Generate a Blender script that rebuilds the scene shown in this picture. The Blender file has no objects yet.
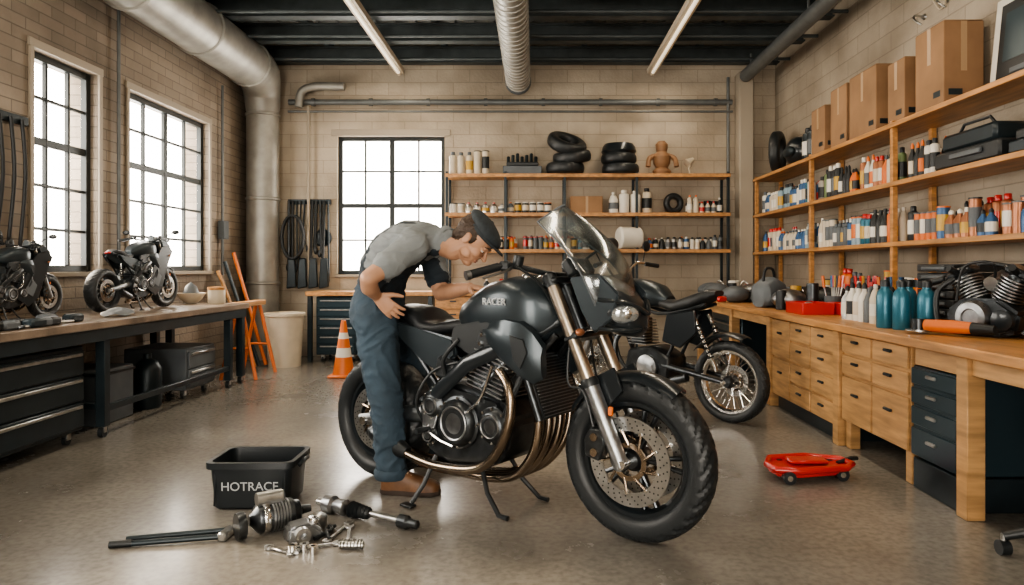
import bpy, bmesh, math, random
from mathutils import Vector, Matrix, noise, Euler
random.seed(7)
pi=math.pi
V=Vector
# ------------------------------------------------------------------ materials
MATS={}
def mat(name,col,rough=.5,metal=0,var=0,scale=8,bump=0,bscale=60,emit=None,estr=0,trans=0,coat=0,stretch=(1,1,1),spec=None):
    if name in MATS: return MATS[name]
    m=bpy.data.materials.new(name); m.use_nodes=True
    nt=m.node_tree; N=nt.nodes; L=nt.links
    p=N['Principled BSDF']
    c=(col[0],col[1],col[2],1)
    p.inputs['Base Color'].default_value=c
    p.inputs['Roughness'].default_value=rough
    p.inputs['Metallic'].default_value=metal
    if coat: p.inputs['Coat Weight'].default_value=coat
    if trans: p.inputs['Transmission Weight'].default_value=trans
    if emit:
        p.inputs['Emission Color'].default_value=(*emit,1); p.inputs['Emission Strength'].default_value=estr
    if var or bump:
        tc=N.new('ShaderNodeTexCoord'); mp=N.new('ShaderNodeMapping'); mp.inputs['Scale'].default_value=stretch
        L.new(tc.outputs['Object'],mp.inputs['Vector'])
    if var:
        n=N.new('ShaderNodeTexNoise'); n.inputs['Scale'].default_value=scale; n.inputs['Detail'].default_value=6
        L.new(mp.outputs['Vector'],n.inputs['Vector'])
        r=N.new('ShaderNodeValToRGB'); r.color_ramp.elements[0].position=.3; r.color_ramp.elements[1].position=.7
        r.color_ramp.elements[0].color=(*[x*(1-var) for x in col],1); r.color_ramp.elements[1].color=(*[min(1,x*(1+var)) for x in col],1)
        L.new(n.outputs['Fac'],r.inputs['Fac']); L.new(r.outputs['Color'],p.inputs['Base Color'])
    if bump:
        n2=N.new('ShaderNodeTexNoise'); n2.inputs['Scale'].default_value=bscale; n2.inputs['Detail'].default_value=3
        L.new(mp.outputs['Vector'],n2.inputs['Vector'])
        b=N.new('ShaderNodeBump'); b.inputs['Strength'].default_value=bump; b.inputs['Distance'].default_value=.01
        L.new(n2.outputs['Fac'],b.inputs['Height']); L.new(b.outputs['Normal'],p.inputs['Normal'])
    MATS[name]=m; return m

def brick(name,axis,c1,c2,mortar,bw,bh):
    m=bpy.data.materials.new(name); m.use_nodes=True; nt=m.node_tree; N=nt.nodes; L=nt.links; p=N['Principled BSDF']
    tc=N.new('ShaderNodeTexCoord'); sp=N.new('ShaderNodeSeparateXYZ'); cb=N.new('ShaderNodeCombineXYZ')
    L.new(tc.outputs['Object'],sp.inputs[0]); L.new(sp.outputs[axis],cb.inputs[0]); L.new(sp.outputs['Z'],cb.inputs[1])
    bt=N.new('ShaderNodeTexBrick'); bt.inputs['Scale'].default_value=1
    bt.inputs['Brick Width'].default_value=bw; bt.inputs['Row Height'].default_value=bh
    bt.inputs['Mortar Size'].default_value=.005; bt.inputs['Mortar Smooth'].default_value=.3; bt.inputs['Bias'].default_value=-.1
    bt.inputs['Color1'].default_value=(*c1,1); bt.inputs['Color2'].default_value=(*c2,1); bt.inputs['Mortar'].default_value=(*mortar,1)
    L.new(cb.outputs[0],bt.inputs['Vector'])
    n=N.new('ShaderNodeTexNoise'); n.inputs['Scale'].default_value=1.3; n.inputs['Detail'].default_value=7; L.new(tc.outputs['Object'],n.inputs['Vector'])
    r=N.new('ShaderNodeValToRGB'); r.color_ramp.elements[0].position=.3; r.color_ramp.elements[1].position=.65
    r.color_ramp.elements[0].color=(.58,.55,.51,1); r.color_ramp.elements[1].color=(1.05,1.03,1,1); L.new(n.outputs['Fac'],r.inputs['Fac'])
    mx=N.new('ShaderNodeMix'); mx.data_type='RGBA'; mx.blend_type='MULTIPLY'; mx.inputs['Factor'].default_value=1
    L.new(bt.outputs['Color'],mx.inputs[6]); L.new(r.outputs['Color'],mx.inputs[7]); L.new(mx.outputs[2],p.inputs['Base Color'])
    n2=N.new('ShaderNodeTexNoise'); n2.inputs['Scale'].default_value=30; n2.inputs['Detail'].default_value=4; L.new(tc.outputs['Object'],n2.inputs['Vector'])
    ma=N.new('ShaderNodeMath'); ma.operation='MULTIPLY_ADD'; ma.inputs[1].default_value=-1; L.new(bt.outputs['Fac'],ma.inputs[0]); L.new(n2.outputs['Fac'],ma.inputs[2])
    b=N.new('ShaderNodeBump'); b.inputs['Strength'].default_value=.6; b.inputs['Distance'].default_value=.01
    L.new(ma.outputs[0],b.inputs['Height']); L.new(b.outputs['Normal'],p.inputs['Normal'])
    p.inputs['Roughness'].default_value=.75
    MATS[name]=m; return m

def concrete_floor():
    m=bpy.data.materials.new('polished_concrete'); m.use_nodes=True; nt=m.node_tree; N=nt.nodes; L=nt.links; p=N['Principled BSDF']
    tc=N.new('ShaderNodeTexCoord')
    n=N.new('ShaderNodeTexNoise'); n.inputs['Scale'].default_value=.8; n.inputs['Detail'].default_value=10; n.inputs['Roughness'].default_value=.66; L.new(tc.outputs['Object'],n.inputs['Vector'])
    r=N.new('ShaderNodeValToRGB'); r.color_ramp.elements[0].position=.34; r.color_ramp.elements[1].position=.68
    r.color_ramp.elements[0].color=(.128,.118,.103,1); r.color_ramp.elements[1].color=(.26,.242,.212,1); L.new(n.outputs['Fac'],r.inputs['Fac'])
    n3=N.new('ShaderNodeTexNoise'); n3.inputs['Scale'].default_value=35; n3.inputs['Detail'].default_value=5; L.new(tc.outputs['Object'],n3.inputs['Vector'])
    r3=N.new('ShaderNodeValToRGB'); r3.color_ramp.elements[0].position=.3; r3.color_ramp.elements[1].position=.6; r3.color_ramp.elements[0].color=(.78,.78,.78,1); r3.color_ramp.elements[1].color=(1.08,1.08,1.08,1); L.new(n3.outputs['Fac'],r3.inputs['Fac'])
    mx=N.new('ShaderNodeMix'); mx.data_type='RGBA'; mx.blend_type='MULTIPLY'; mx.inputs['Factor'].default_value=1
    L.new(r.outputs['Color'],mx.inputs[6]); L.new(r3.outputs['Color'],mx.inputs[7]); L.new(mx.outputs[2],p.inputs['Base Color'])
    r2=N.new('ShaderNodeMapRange'); r2.inputs['From Min'].default_value=.3; r2.inputs['From Max'].default_value=.7; r2.inputs['To Min'].default_value=.32; r2.inputs['To Max'].default_value=.16
    L.new(n.outputs['Fac'],r2.inputs['Value']); L.new(r2.outputs[0],p.inputs['Roughness'])
    b=N.new('ShaderNodeBump'); b.inputs['Strength'].default_value=.05; L.new(n3.outputs['Fac'],b.inputs['Height']); L.new(b.outputs['Normal'],p.inputs['Normal'])
    MATS['polished_concrete']=m; return m

def pane_mat():
    m=bpy.data.materials.new('window_pane'); m.use_nodes=True; nt=m.node_tree; N=nt.nodes; L=nt.links
    N.remove(N['Principled BSDF']); t=N.new('ShaderNodeBsdfTransparent'); g=N.new('ShaderNodeBsdfGlossy'); g.inputs['Roughness'].default_value=.05
    x=N.new('ShaderNodeMixShader'); x.inputs[0].default_value=.06; L.new(t.outputs[0],x.inputs[1]); L.new(g.outputs[0],x.inputs[2])
    L.new(x.outputs[0],N['Material Output'].inputs['Surface']); return m
def screen_mat():
    m=bpy.data.materials.new('windscreen_plastic'); m.use_nodes=True; nt=m.node_tree; N=nt.nodes; L=nt.links
    N.remove(N['Principled BSDF']); t=N.new('ShaderNodeBsdfTransparent'); t.inputs[0].default_value=(.84,.88,.89,1)
    g=N.new('ShaderNodeBsdfGlossy'); g.inputs['Roughness'].default_value=.15
    lw=N.new('ShaderNodeLayerWeight'); lw.inputs[0].default_value=.3
    mr=N.new('ShaderNodeMath'); mr.operation='MULTIPLY_ADD'; mr.inputs[1].default_value=.5; mr.inputs[2].default_value=.14; L.new(lw.outputs['Fresnel'],mr.inputs[0])
    x=N.new('ShaderNodeMixShader'); L.new(mr.outputs[0],x.inputs[0]); L.new(t.outputs[0],x.inputs[1]); L.new(g.outputs[0],x.inputs[2])
    L.new(x.outputs[0],N['Material Output'].inputs['Surface']); return m

WOOD=mat('orange_wood',(.45,.225,.082),.40,var=.32,scale=3,bump=.1,stretch=(6,1,12))
PLY=mat('birch_ply',(.46,.265,.115),.42,var=.28,scale=4,stretch=(1,1,8),bump=.08)
BENCHTOP=mat('worn_bench_top',(.22,.17,.13),.28,var=.45,scale=5,stretch=(4,1,1),bump=.1)
STEEL_DK=mat('dark_painted_steel',(.018,.028,.034),.36,.3,var=.2)
STEEL=mat('brushed_steel',(.48,.48,.47),.3,1,var=.2,scale=20)
CHROME=mat('chrome',(.75,.74,.72),.14,1)
FORKGOLD=mat('champagne_fork_tube',(.54,.47,.385),.28,1,var=.08)
ALU=mat('cast_aluminium',(.32,.33,.34),.34,1,var=.2,scale=25,bump=.1,bscale=200)
BLACK=mat('black_plastic',(.012,.015,.017),.42,bump=.05,bscale=300)
BLACKG=mat('satin_black_paint',(.017,.022,.026),.28,.3,coat=.3)
TANKP=mat('slate_satin_paint',(.040,.052,.060),.34,.55,coat=.15)
DKMETAL=mat('dark_engine_metal',(.075,.082,.088),.32,.9,var=.3,scale=20)
RUBBER=mat('tyre_rubber',(.017,.020,.022),.42,bump=.15,bscale=250)
BRONZE=mat('heat_tinted_exhaust',(.34,.27,.205),.25,1,var=.35,scale=6)
SEAT=mat('seat_vinyl',(.012,.014,.016),.42,bump=.2,bscale=350)
LENS=mat('headlight_lens',(.50,.53,.54),.10,.75,coat=1)
DECAL=mat('decal_grey',(.45,.47,.48),.4)
DUCT=mat('galvanised_duct',(.33,.32,.29),.45,.45,var=.2,scale=5)
PIPE=mat('painted_pipe',(.13,.14,.14),.45,.3,var=.15)
CREAM=mat('cream_plastic',(.56,.49,.38),.45,var=.1)
WHITEP=mat('white_plastic',(.66,.63,.56),.4,var=.06)
ORANGE=mat('orange_paint',(.62,.15,.025),.45)
RED=mat('red_plastic',(.50,.02,.015),.28,coat=.3)
TEAL=mat('teal_bottle',(.03,.14,.20),.32,.3)
BLUE=mat('blue_can',(.035,.10,.22),.35,.2)
GREEN=mat('olive_can',(.12,.17,.07),.4)
YEL=mat('yellow_plastic',(.5,.30,.045),.4)
CARD=mat('cardboard',(.27,.155,.08),.8,var=.2,scale=3)
TAPE=mat('packing_tape',(.38,.25,.14),.35)
GREYP=mat('grey_plastic',(.095,.108,.118),.5,var=.15)
BEIGE=mat('beige_trim',(.36,.31,.245),.6)
WFRAME=mat('window_frame_steel',(.03,.035,.036),.45,.3)
TOOLBLUE=mat('toolchest_blue_grey',(.025,.048,.062),.32,.4)
COPPER=mat('copper_can',(.34,.14,.07),.35,.5)
PALEB=mat('pale_blue_can',(.22,.32,.38),.4)
PANE=pane_mat(); SCREEN=screen_mat()

# ------------------------------------------------------------------ builder
def basis(a):
    a=V(a).normalized(); t=V((0,0,1)) if abs(a.z)<.9 else V((1,0,0))
    u=a.cross(t).normalized(); return a,u,a.cross(u).normalized()
class B:
    def __init__(s,name): s.name=name;s.v=[];s.f=[];s.m=[];s.mats=[];s.M=Matrix()
    def mi(s,m):
        if m not in s.mats: s.mats.append(m)
        return s.mats.index(m)
    def add(s,vs,fs,m,M=None):
        o=len(s.v); k=s.mi(m); T=s.M@M if M is not None else s.M
        s.v+= [T@V(p) for p in vs]
        for f in fs: s.f.append([i+o for i in f]); s.m.append(k)
    def addbm(s,bm,m,M=None):
        bm.verts.index_update()
        s.add([v.co.copy() for v in bm.verts],[[v.index for v in f.verts] for f in bm.faces],m,M); bm.free()
    def box(s,c,d,m,bev=.004,rot=None,seg=1):
        bm=bmesh.new(); bmesh.ops.create_cube(bm,size=1)
        for v in bm.verts: v.co=V((v.co.x*d[0],v.co.y*d[1],v.co.z*d[2]))
        bev=min(bev,min(d)*.45)
        if bev>0: bmesh.ops.bevel(bm,geom=bm.edges[:],offset=bev,segments=seg,affect='EDGES',profile=.6)
        M=Matrix.Translation(V(c))
        if rot is not None: M=M@Euler(rot).to_matrix().to_4x4()
        s.addbm(bm,m,M)
    def bb(s,x0,x1,y0,y1,z0,z1,m,bev=.003): s.box(((x0+x1)/2,(y0+y1)/2,(z0+z1)/2),(abs(x1-x0),abs(y1-y0),abs(z1-z0)),m,bev)
    def prism(s,poly,y0,y1,m,bev=.004,plane='xz',seg=1):
        bm=bmesh.new(); f=(lambda a,b,t:(a,t,b)) if plane=='xz' else ((lambda a,b,t:(a,b,t)) if plane=='xy' else (lambda a,b,t:(t,a,b)))
        A=[bm.verts.new(f(a,b,y0)) for a,b in poly]; C=[bm.verts.new(f(a,b,y1)) for a,b in poly]; n=len(poly)
        bm.faces.new(A); bm.faces.new(C[::-1])
        for i in range(n): bm.faces.new((A[i],C[i],C[(i+1)%n],A[(i+1)%n]))
        if bev>0: bmesh.ops.bevel(bm,geom=bm.edges[:],offset=bev,segments=seg,affect='EDGES')
        s.addbm(bm,m)
    def lathe(s,prof,o,a,m,n=24,closed=False):
        a,u,v=basis(a); o=V(o); vs=[];fs=[]; k=len(prof)
        for i in range(n):
            t=2*pi*i/n; d=u*math.cos(t)+v*math.sin(t)
            for r,h in prof: vs.append(o+a*h+d*r)
        for i in range(n):
            j=(i+1)%n
            for q in range(k if closed else k-1):
                w=(q+1)%k; fs.append([i*k+q,i*k+w,j*k+w,j*k+q])
        if not closed:
            fs.append([i*k for i in range(n)]); fs.append([i*k+k-1 for i in range(n)])
        s.add(vs,fs,m)
    def cyl(s,p0,p1,r,m,r1=None,n=16,bev=0):
        p0=V(p0);p1=V(p1);a=p1-p0;L=a.length; r1=r if r1 is None else r1
        if bev: prof=[(r-bev,0),(r,bev),(r1,L-bev),(r1-bev,L)]
        else: prof=[(r,0),(r1,L)]
        s.lathe(prof,p0,a,m,n)
    def sph(s,c,r,m,n=16,k=10,M=None,rot=None):
        if not hasattr(r,'__len__'): r=(r,r,r)
        vs=[];fs=[]
        for i in range(1,k):
            ph=pi*i/k
            for j in range(n):
                t=2*pi*j/n; vs.append((r[0]*math.sin(ph)*math.cos(t),r[1]*math.sin(ph)*math.sin(t),r[2]*math.cos(ph)))
        for i in range(k-2):
            for j in range(n): fs.append([i*n+j,i*n+(j+1)%n,(i+1)*n+(j+1)%n,(i+1)*n+j])
        vs.append((0,0,r[2])); vs.append((0,0,-r[2])); a=len(vs)-2
        for j in range(n): fs.append([a,(j+1)%n,j]); fs.append([a+1,(k-2)*n+j,(k-2)*n+(j+1)%n])
        T=Matrix.Translation(V(c))
        if rot is not None: T=T@rot.to_4x4()
        s.add(vs,fs,m,T)
    def loft(s,rings,m,caps=True,closed=False):
        vs=[];fs=[];k=len(rings[0])
        for r in rings: vs+=list(r)
        R=len(rings)
        for i in range(R if closed else R-1):
            j=(i+1)%R
            for q in range(k): w=(q+1)%k; fs.append([i*k+q,i*k+w,j*k+w,j*k+q])
        if caps and not closed: fs.append(list(range(k))); fs.append([(R-1)*k+q for q in range(k)])
        s.add(vs,fs,m)
    def tube(s,pts,r,m,n=10,smooth=0,closed=False):
        P=[V(p) for p in pts]; R=list(r) if hasattr(r,'__len__') else [r]*len(P)
        if smooth:
            Q=[];RR=[];k=len(P)
            for i in range(k-1):
                p0=P[max(0,i-1)];p1=P[i];p2=P[i+1];p3=P[min(k-1,i+2)]
                for j in range(smooth):
                    t=j/smooth; Q.append(.5*((2*p1)+(p2-p0)*t+(2*p0-5*p1+4*p2-p3)*t*t+(3*p1-p0-3*p2+p3)*t**3)); RR.append(R[i]*(1-t)+R[i+1]*t)
            Q.append(P[-1]);RR.append(R[-1]);P=Q;R=RR
        rings=[];u=None
        for i,p in enumerate(P):
            if closed: t=(P[(i+1)%len(P)]-P[i-1]).normalized()
            else: t=(P[min(i+1,len(P)-1)]-P[max(i-1,0)]).normalized()
            if u is None: _,u,_=basis(t)
            u=(u-t*u.dot(t)).normalized(); w=t.cross(u)
            rings.append([p+(u*math.cos(2*pi*k/n)+w*math.sin(2*pi*k/n))*R[i] for k in range(n)])
        s.loft(rings,m,True,closed)
    def sweep(s,pts,ws,ds,lat,m,n=20):
        P=[V(p) for p in pts]; rings=[]
        for i,p in enumerate(P):
            t=(P[min(i+1,len(P)-1)]-P[max(i-1,0)]).normalized(); u=V(lat[i] if isinstance(lat,list) else lat); u=(u-t*u.dot(t)).normalized(); w=t.cross(u)
            rings.append([p+u*math.cos(2*pi*k/n)*ws[i]+w*math.sin(2*pi*k/n)*ds[i] for k in range(n)])
        s.loft(rings,m)
    def sec(s,secs,m,e=2.6,n=24):
        rings=[]
        for q in secs:
            x,zc,w,up,dn=q[:5]; yc=q[5] if len(q)>5 else 0
            r=[]
            for k in range(n):
                t=2*pi*k/n; c=math.cos(t); si=math.sin(t)
                yy=w*math.copysign(abs(c)**(2/e),c); h=up if si>0 else dn; zz=h*math.copysign(abs(si)**(2/e),si)
                r.append((x,yc+yy,zc+zz))
            rings.append(r)
        s.loft(rings,m)
    def finish(s,loc=(0,0,0),rz=0,parent=None,scale=1,angle=38,rot=None):
        me=bpy.data.meshes.new(s.name); me.from_pydata([tuple(v) for v in s.v],[],s.f)
        for m in s.mats: me.materials.append(m)
        me.polygons.foreach_set('material_index',s.m)
        bm=bmesh.new(); bm.from_mesh(me); bmesh.ops.recalc_face_normals(bm,faces=bm.faces[:]); bm.to_mesh(me); bm.free()
        me.polygons.foreach_set('use_smooth',[True]*len(me.polygons))
        me.set_sharp_from_angle(angle=math.radians(angle)); me.update()
        ob=bpy.data.objects.new(s.name,me); bpy.context.scene.collection.objects.link(ob)
        ob.location=loc; ob.rotation_euler=rot if rot else (0,0,rz); ob.scale=(scale,)*3
        if parent: ob.parent=parent
        return ob
def empty(name,loc=(0,0,0)):
    e=bpy.data.objects.new(name,None); e.location=loc; bpy.context.scene.collection.objects.link(e); e.empty_display_size=.1; return e
def text(name,body,size,m,parent,loc,rot,ext=.0008):
    tx=bpy.data.curves.new(name,'FONT'); tx.body=body; tx.size=size; tx.extrude=ext; tx.align_x='CENTER'; tx.align_y='CENTER'
    to=bpy.data.objects.new(name,tx); bpy.context.scene.collection.objects.link(to); tx.materials.append(m); to.parent=parent; to.location=loc; to.rotation_euler=rot; return to

# ------------------------------------------------------------------ room
XL,XR,YB,YF,ZC=-3.5,2.95,8.6,-2.6,3.86
brL=brick('brick_left_shaded','Y',(.26,.218,.175),(.34,.287,.232),(.185,.157,.127),.26,.085)  # brick colour lowered to hold the shade of the backlit wall
brB=brick('block_back','X',(.45,.392,.315),(.50,.438,.355),(.37,.322,.257),.40,.16)
brR=brick('block_right','Y',(.37,.322,.257),(.42,.366,.297),(.30,.26,.208),.40,.16)
fl=B('floor'); fl.bb(XL-.25,XR+.25,YF-.25,YB+.25,-.15,0,concrete_floor(),0); fl.finish()
def wall(name,axis,fixed0,fixed1,u0,u1,z0,z1,holes,m):
    b=B(name); us=sorted({u0,u1,*[h[0] for h in holes],*[h[1] for h in holes]}); zs=sorted({z0,z1,*[h[2] for h in holes],*[h[3] for h in holes]})
    for i in range(len(us)-1):
        for j in range(len(zs)-1):
            cu=(us[i]+us[i+1])/2; cz=(zs[j]+zs[j+1])/2
            if any(h[0]<cu<h[1] and h[2]<cz<h[3] for h in holes): continue
            if axis=='Y': b.bb(fixed0,fixed1,us[i],us[i+1],zs[j],zs[j+1],m,0)
            else: b.bb(us[i],us[i+1],fixed0,fixed1,zs[j],zs[j+1],m,0)
    return b.finish()
LW=[(1.6,3.7,1.05,2.62),(4.87,5.60,1.05,2.62),(6.02,7.50,1.05,2.62)]
wall('wall_left','Y',XL-.25,XL,YF-.25,YB+.25,0,ZC,LW,brL)
BW=(-2.43,-1.11,1.0,2.70)
wall('wall_back','X',YB,YB+.25,XL,XR,0,ZC,[BW],brB)
wall('wall_right','Y',XR,XR+.25,YF-.25,YB+.25,0,ZC,[],brR)
FW=[(-2.2,-.4,.0,2.5),(.8,2.2,1.1,2.4)]  # unseen door and window openings behind the camera, added for fill light
wall('wall_front','X',YF-.25,YF,XL,XR,0,ZC,FW,brB)
CEILM=mat('ceiling_deck',(.14,.15,.145),.6,.1,var=.2)
BEAM=mat('ceiling_steel',(.07,.084,.087),.5,.3,var=.2)
c=B('ceiling'); c.bb(XL-.25,XR+.25,YF-.25,YB+.25,ZC,ZC+.1,CEILM,0)
x=XL+.1
while x<XR: c.bb(x,x+.09,YF,YB,ZC-.04,ZC-.0005,CEILM,.01); x+=.22
c.finish()
tb=B('ceiling_beams')
for y in (-1.5,.2,1.8,3.4,5.0,6.35,6.95,7.7,8.5):
    tb.bb(XL,XR,y-.06,y+.06,3.56,3.575,BEAM,0); tb.bb(XL,XR,y-.06,y+.06,3.74,3.755,BEAM,0); tb.bb(XL,XR,y-.01,y+.01,3.575,3.74,BEAM,0)
for x in (-2.5,-1.1,.6,2.0): tb.bb(x-.03,x+.03,YF,YB,3.755,3.82,BEAM,0)
for y in (6.6,7.3,8.1): tb.tube([(XL,y,3.5),(XR,y,3.5)],.018,BEAM,8)
tb.finish()
def window(name,axis,f,u0,u1,z0,z1,nu,nz,out):
    b=B(name); w=.05
    def bx(a0,a1,c0,c1,m,dd=.05,off=0):
        lo,hi=f+out*(.08+off)-dd/2,f+out*(.08+off)+dd/2
        if axis=='Y': b.bb(lo,hi,a0,a1,c0,c1,m,.004)
        else: b.bb(a0,a1,lo,hi,c0,c1,m,.004)
    bx(u0,u0+w,z0,z1,WFRAME); bx(u1-w,u1,z0,z1,WFRAME); bx(u0+w,u1-w,z0,z0+w,WFRAME); bx(u0+w,u1-w,z1-w,z1,WFRAME)
    for i in range(1,nu):
        u=u0+(u1-u0)*i/nu; ww=.03 if (i*2==nu) else .011; bx(u-ww,u+ww,z0+w,z1-w,WFRAME,.035)
    for j in range(1,nz):
        z=z0+(z1-z0)*j/nz; ww=.028 if j==nz-2 else .011; bx(u0+w,u1-w,z-ww,z+ww,WFRAME,.03)
    bx(u0+w,u1-w,z0+w,z1-w,PANE,.004,.02)
    if axis=='Y': b.bb(f+.04,f+out*.25,u0-.04,u1+.04,z0-.035,z0,BEIGE,.004)
    else: b.bb(u0-.02,u1+.02,f-.04*out,f+out*.25,z0-.035,z0,BEIGE,.004)
    b.finish()
window('window_1','Y',XL,*LW[0],4,5,-1)
window('window_2','Y',XL,*LW[1],3,5,-1)
window('window_3','Y',XL,*LW[2],4,5,-1)
window('window_4','X',YB,*BW,4,4,1)
window('added_fill_window','X',YF,*FW[1],4,4,-1)
for nm,y0,y1 in (('trim_1',4.87,5.60),('trim_2',6.02,7.50)):
    t=B(nm); t.bb(XL,XL+.02,y0-.05,y1+.05,2.62,2.68,BEIGE); t.bb(XL,XL+.02,y0-.04,y0,1.05,2.62,BEIGE); t.bb(XL,XL+.02,y1,y1+.04,1.05,2.62,BEIGE); t.finish()
t=B('trim_3'); t.bb(BW[0]-.07,BW[1]+.07,YB-.02,YB,2.70,2.78,BEIGE); t.finish()
t=B('baseboard_back'); t.bb(XL,XR,YB-.02,YB,0,.12,BEIGE); t.finish()

# ducts
d=B('ventilation_duct'); 
d.tube([(-3.2,YF+.03,3.36),(-3.2,7.9,3.36)],.245,DUCT,28)
d.tube([(-3.2,7.9,3.36),(-3.21,8.12,3.33),(-3.24,8.3,3.18),(-3.25,8.36,2.95)],[.245,.24,.21,.19],DUCT,28,smooth=6)
d.cyl((-3.25,8.36,2.95),(-3.25,8.36,0),.185,DUCT,n=28)
for i in range(9): 
    y=7.8-i*1.15; d.lathe([(.245,-.02),(.262,-.01),(.262,.01),(.245,.02)],(-3.2,y,3.36),(0,1,0),DUCT,28)
for z in (2.9,1.9,.9): d.lathe([(.185,-.02),(.20,-.01),(.20,.01),(.185,.02)],(-3.25,8.36,z),(0,0,1),DUCT,28)
d.finish()
d=B('spiral_air_duct'); d.tube([(-.2,YF+.05,3.29),(-.2,8.25,3.29)],.14,DUCT,24)
for i in range(88): d.lathe([(.14,-.008),(.148,-.004),(.148,.004),(.14,.008)],(-.2,8.2-i*.12,3.29),(0,1,0),DUCT,24)
d.lathe([(.15,0),(.155,.02),(.155,.06),(.05,.09)],(-.2,8.25,3.29),(0,1,0),GREYP,24); d.finish()
d=B('ceiling_pipe'); d.tube([(2.5,YF+.05,3.36),(2.5,8.3,3.36)],.075,PIPE,16)
for i in range(6): d.cyl((2.5,8.1-i*1.7,3.38),(2.5,8.1-i*1.7,3.56),.012,PIPE)
d.finish()
d=B('wall_conduit')
d.tube([(-3.0,8.53,3.1),(2.4,8.53,3.1)],.035,PIPE,12); d.tube([(-3.0,8.5,2.98),(2.4,8.5,2.98)],.014,PIPE,8)
for i in range(8): d.lathe([(.036,-.02),(.048,-.02),(.048,.02),(.036,.02)],(-2.7+i*.7,8.53,3.1),(1,0,0),PIPE,12)
d.tube([(-2.75,8.5,.85),(-2.75,8.5,2.9),(-2.75,8.5,3.05)],.018,BEIGE,10)
d.tube([(-2.85,8.45,3.02),(-2.82,8.45,3.2),(-2.66,8.45,3.27),(-2.3,8.45,3.27)],.05,DUCT,12,smooth=4)
d.tube([(2.35,8.52,0.8),(2.35,8.52,3.4)],.02,PIPE,8)
d.finish()
d=B('electrical_conduit')
d.tube([(XL+.04,5.82,1.0),(XL+.04,5.82,3.4)],.014,PIPE,8); d.tube([(XL+.04,7.75,1.0),(XL+.04,7.75,3.1)],.014,PIPE,8)
d.box((XL+.05,5.82,1.15),(.07,.1,.14),GREYP); d.box((XL+.05,7.75,1.5),(.07,.12,.2),GREYP); d.finish()
col=B('column'); col.bb(2.45,2.62,8.38,8.6,0,3.44,BEIGE,.01); col.finish()
b=B('wall_hooks')
for (y,z) in ((4.0,3.0),(5.3,2.98),(5.0,3.0)):
    b.lathe([(.001,0),(.025,0),(.02,.015),(.001,.015)],(XR,y,z),(-1,0,0),STEEL,14); b.tube([(XR-.01,y,z),(XR-.09,y-.03,z),(XR-.12,y-.08,z-.05),(XR-.09,y-.12,z-.10)],.008,STEEL,8,smooth=5)
b.tube([(XR-.02,4.9,3.3),(XR-.03,4.95,3.05),(XR-.02,5.05,2.95),(XR-.02,5.15,3.05)],.008,CREAM,6,smooth=5)
b.finish()
TUBE=mat('fluorescent_tube',(.95,.9,.8),.4,emit=(1,.82,.58),estr=.8)
FIX=mat('light_housing',(.50,.43,.33),.5)
for x,y0,y1,yl in ((-1.62,2.0,8.4,(3.4,6.8)),(1.40,2.0,8.4,(3.4,6.8)),(-1.62,-2.4,1.6,(-.4,)),(1.40,-2.4,1.6,(-.4,))):  # the pair behind the camera is added fill for the bike front
    b=B('ceiling_strip_and_fill_light'); b.prism([(x-.06,3.46),(x+.06,3.46),(x+.05,3.41),(x-.05,3.41)],y0,y1,FIX,.002)
    b.cyl((x,y0+.1,3.40),(x,y1-.1,3.40),.018,TUBE,n=10)
    for yy in (y0+.05,(y0+y1)/2,y1-.05): b.box((x,yy,3.40),(.04,.03,.05),FIX); b.cyl((x,yy,3.46),(x,yy,3.56),.006,FIX,n=6)
    b.finish()
    for yy in yl:
        la=bpy.data.lights.new('strip_and_fill_lamp','AREA'); la.shape='RECTANGLE'; la.size=.06; la.size_y=2.8; la.energy=32 if y0>0 else 22; la.color=(1,.84,.64)
        o=bpy.data.objects.new('ceiling_strip_and_fill_lamp',la); o.location=(x,yy,3.37); bpy.context.scene.collection.objects.link(o)

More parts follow.
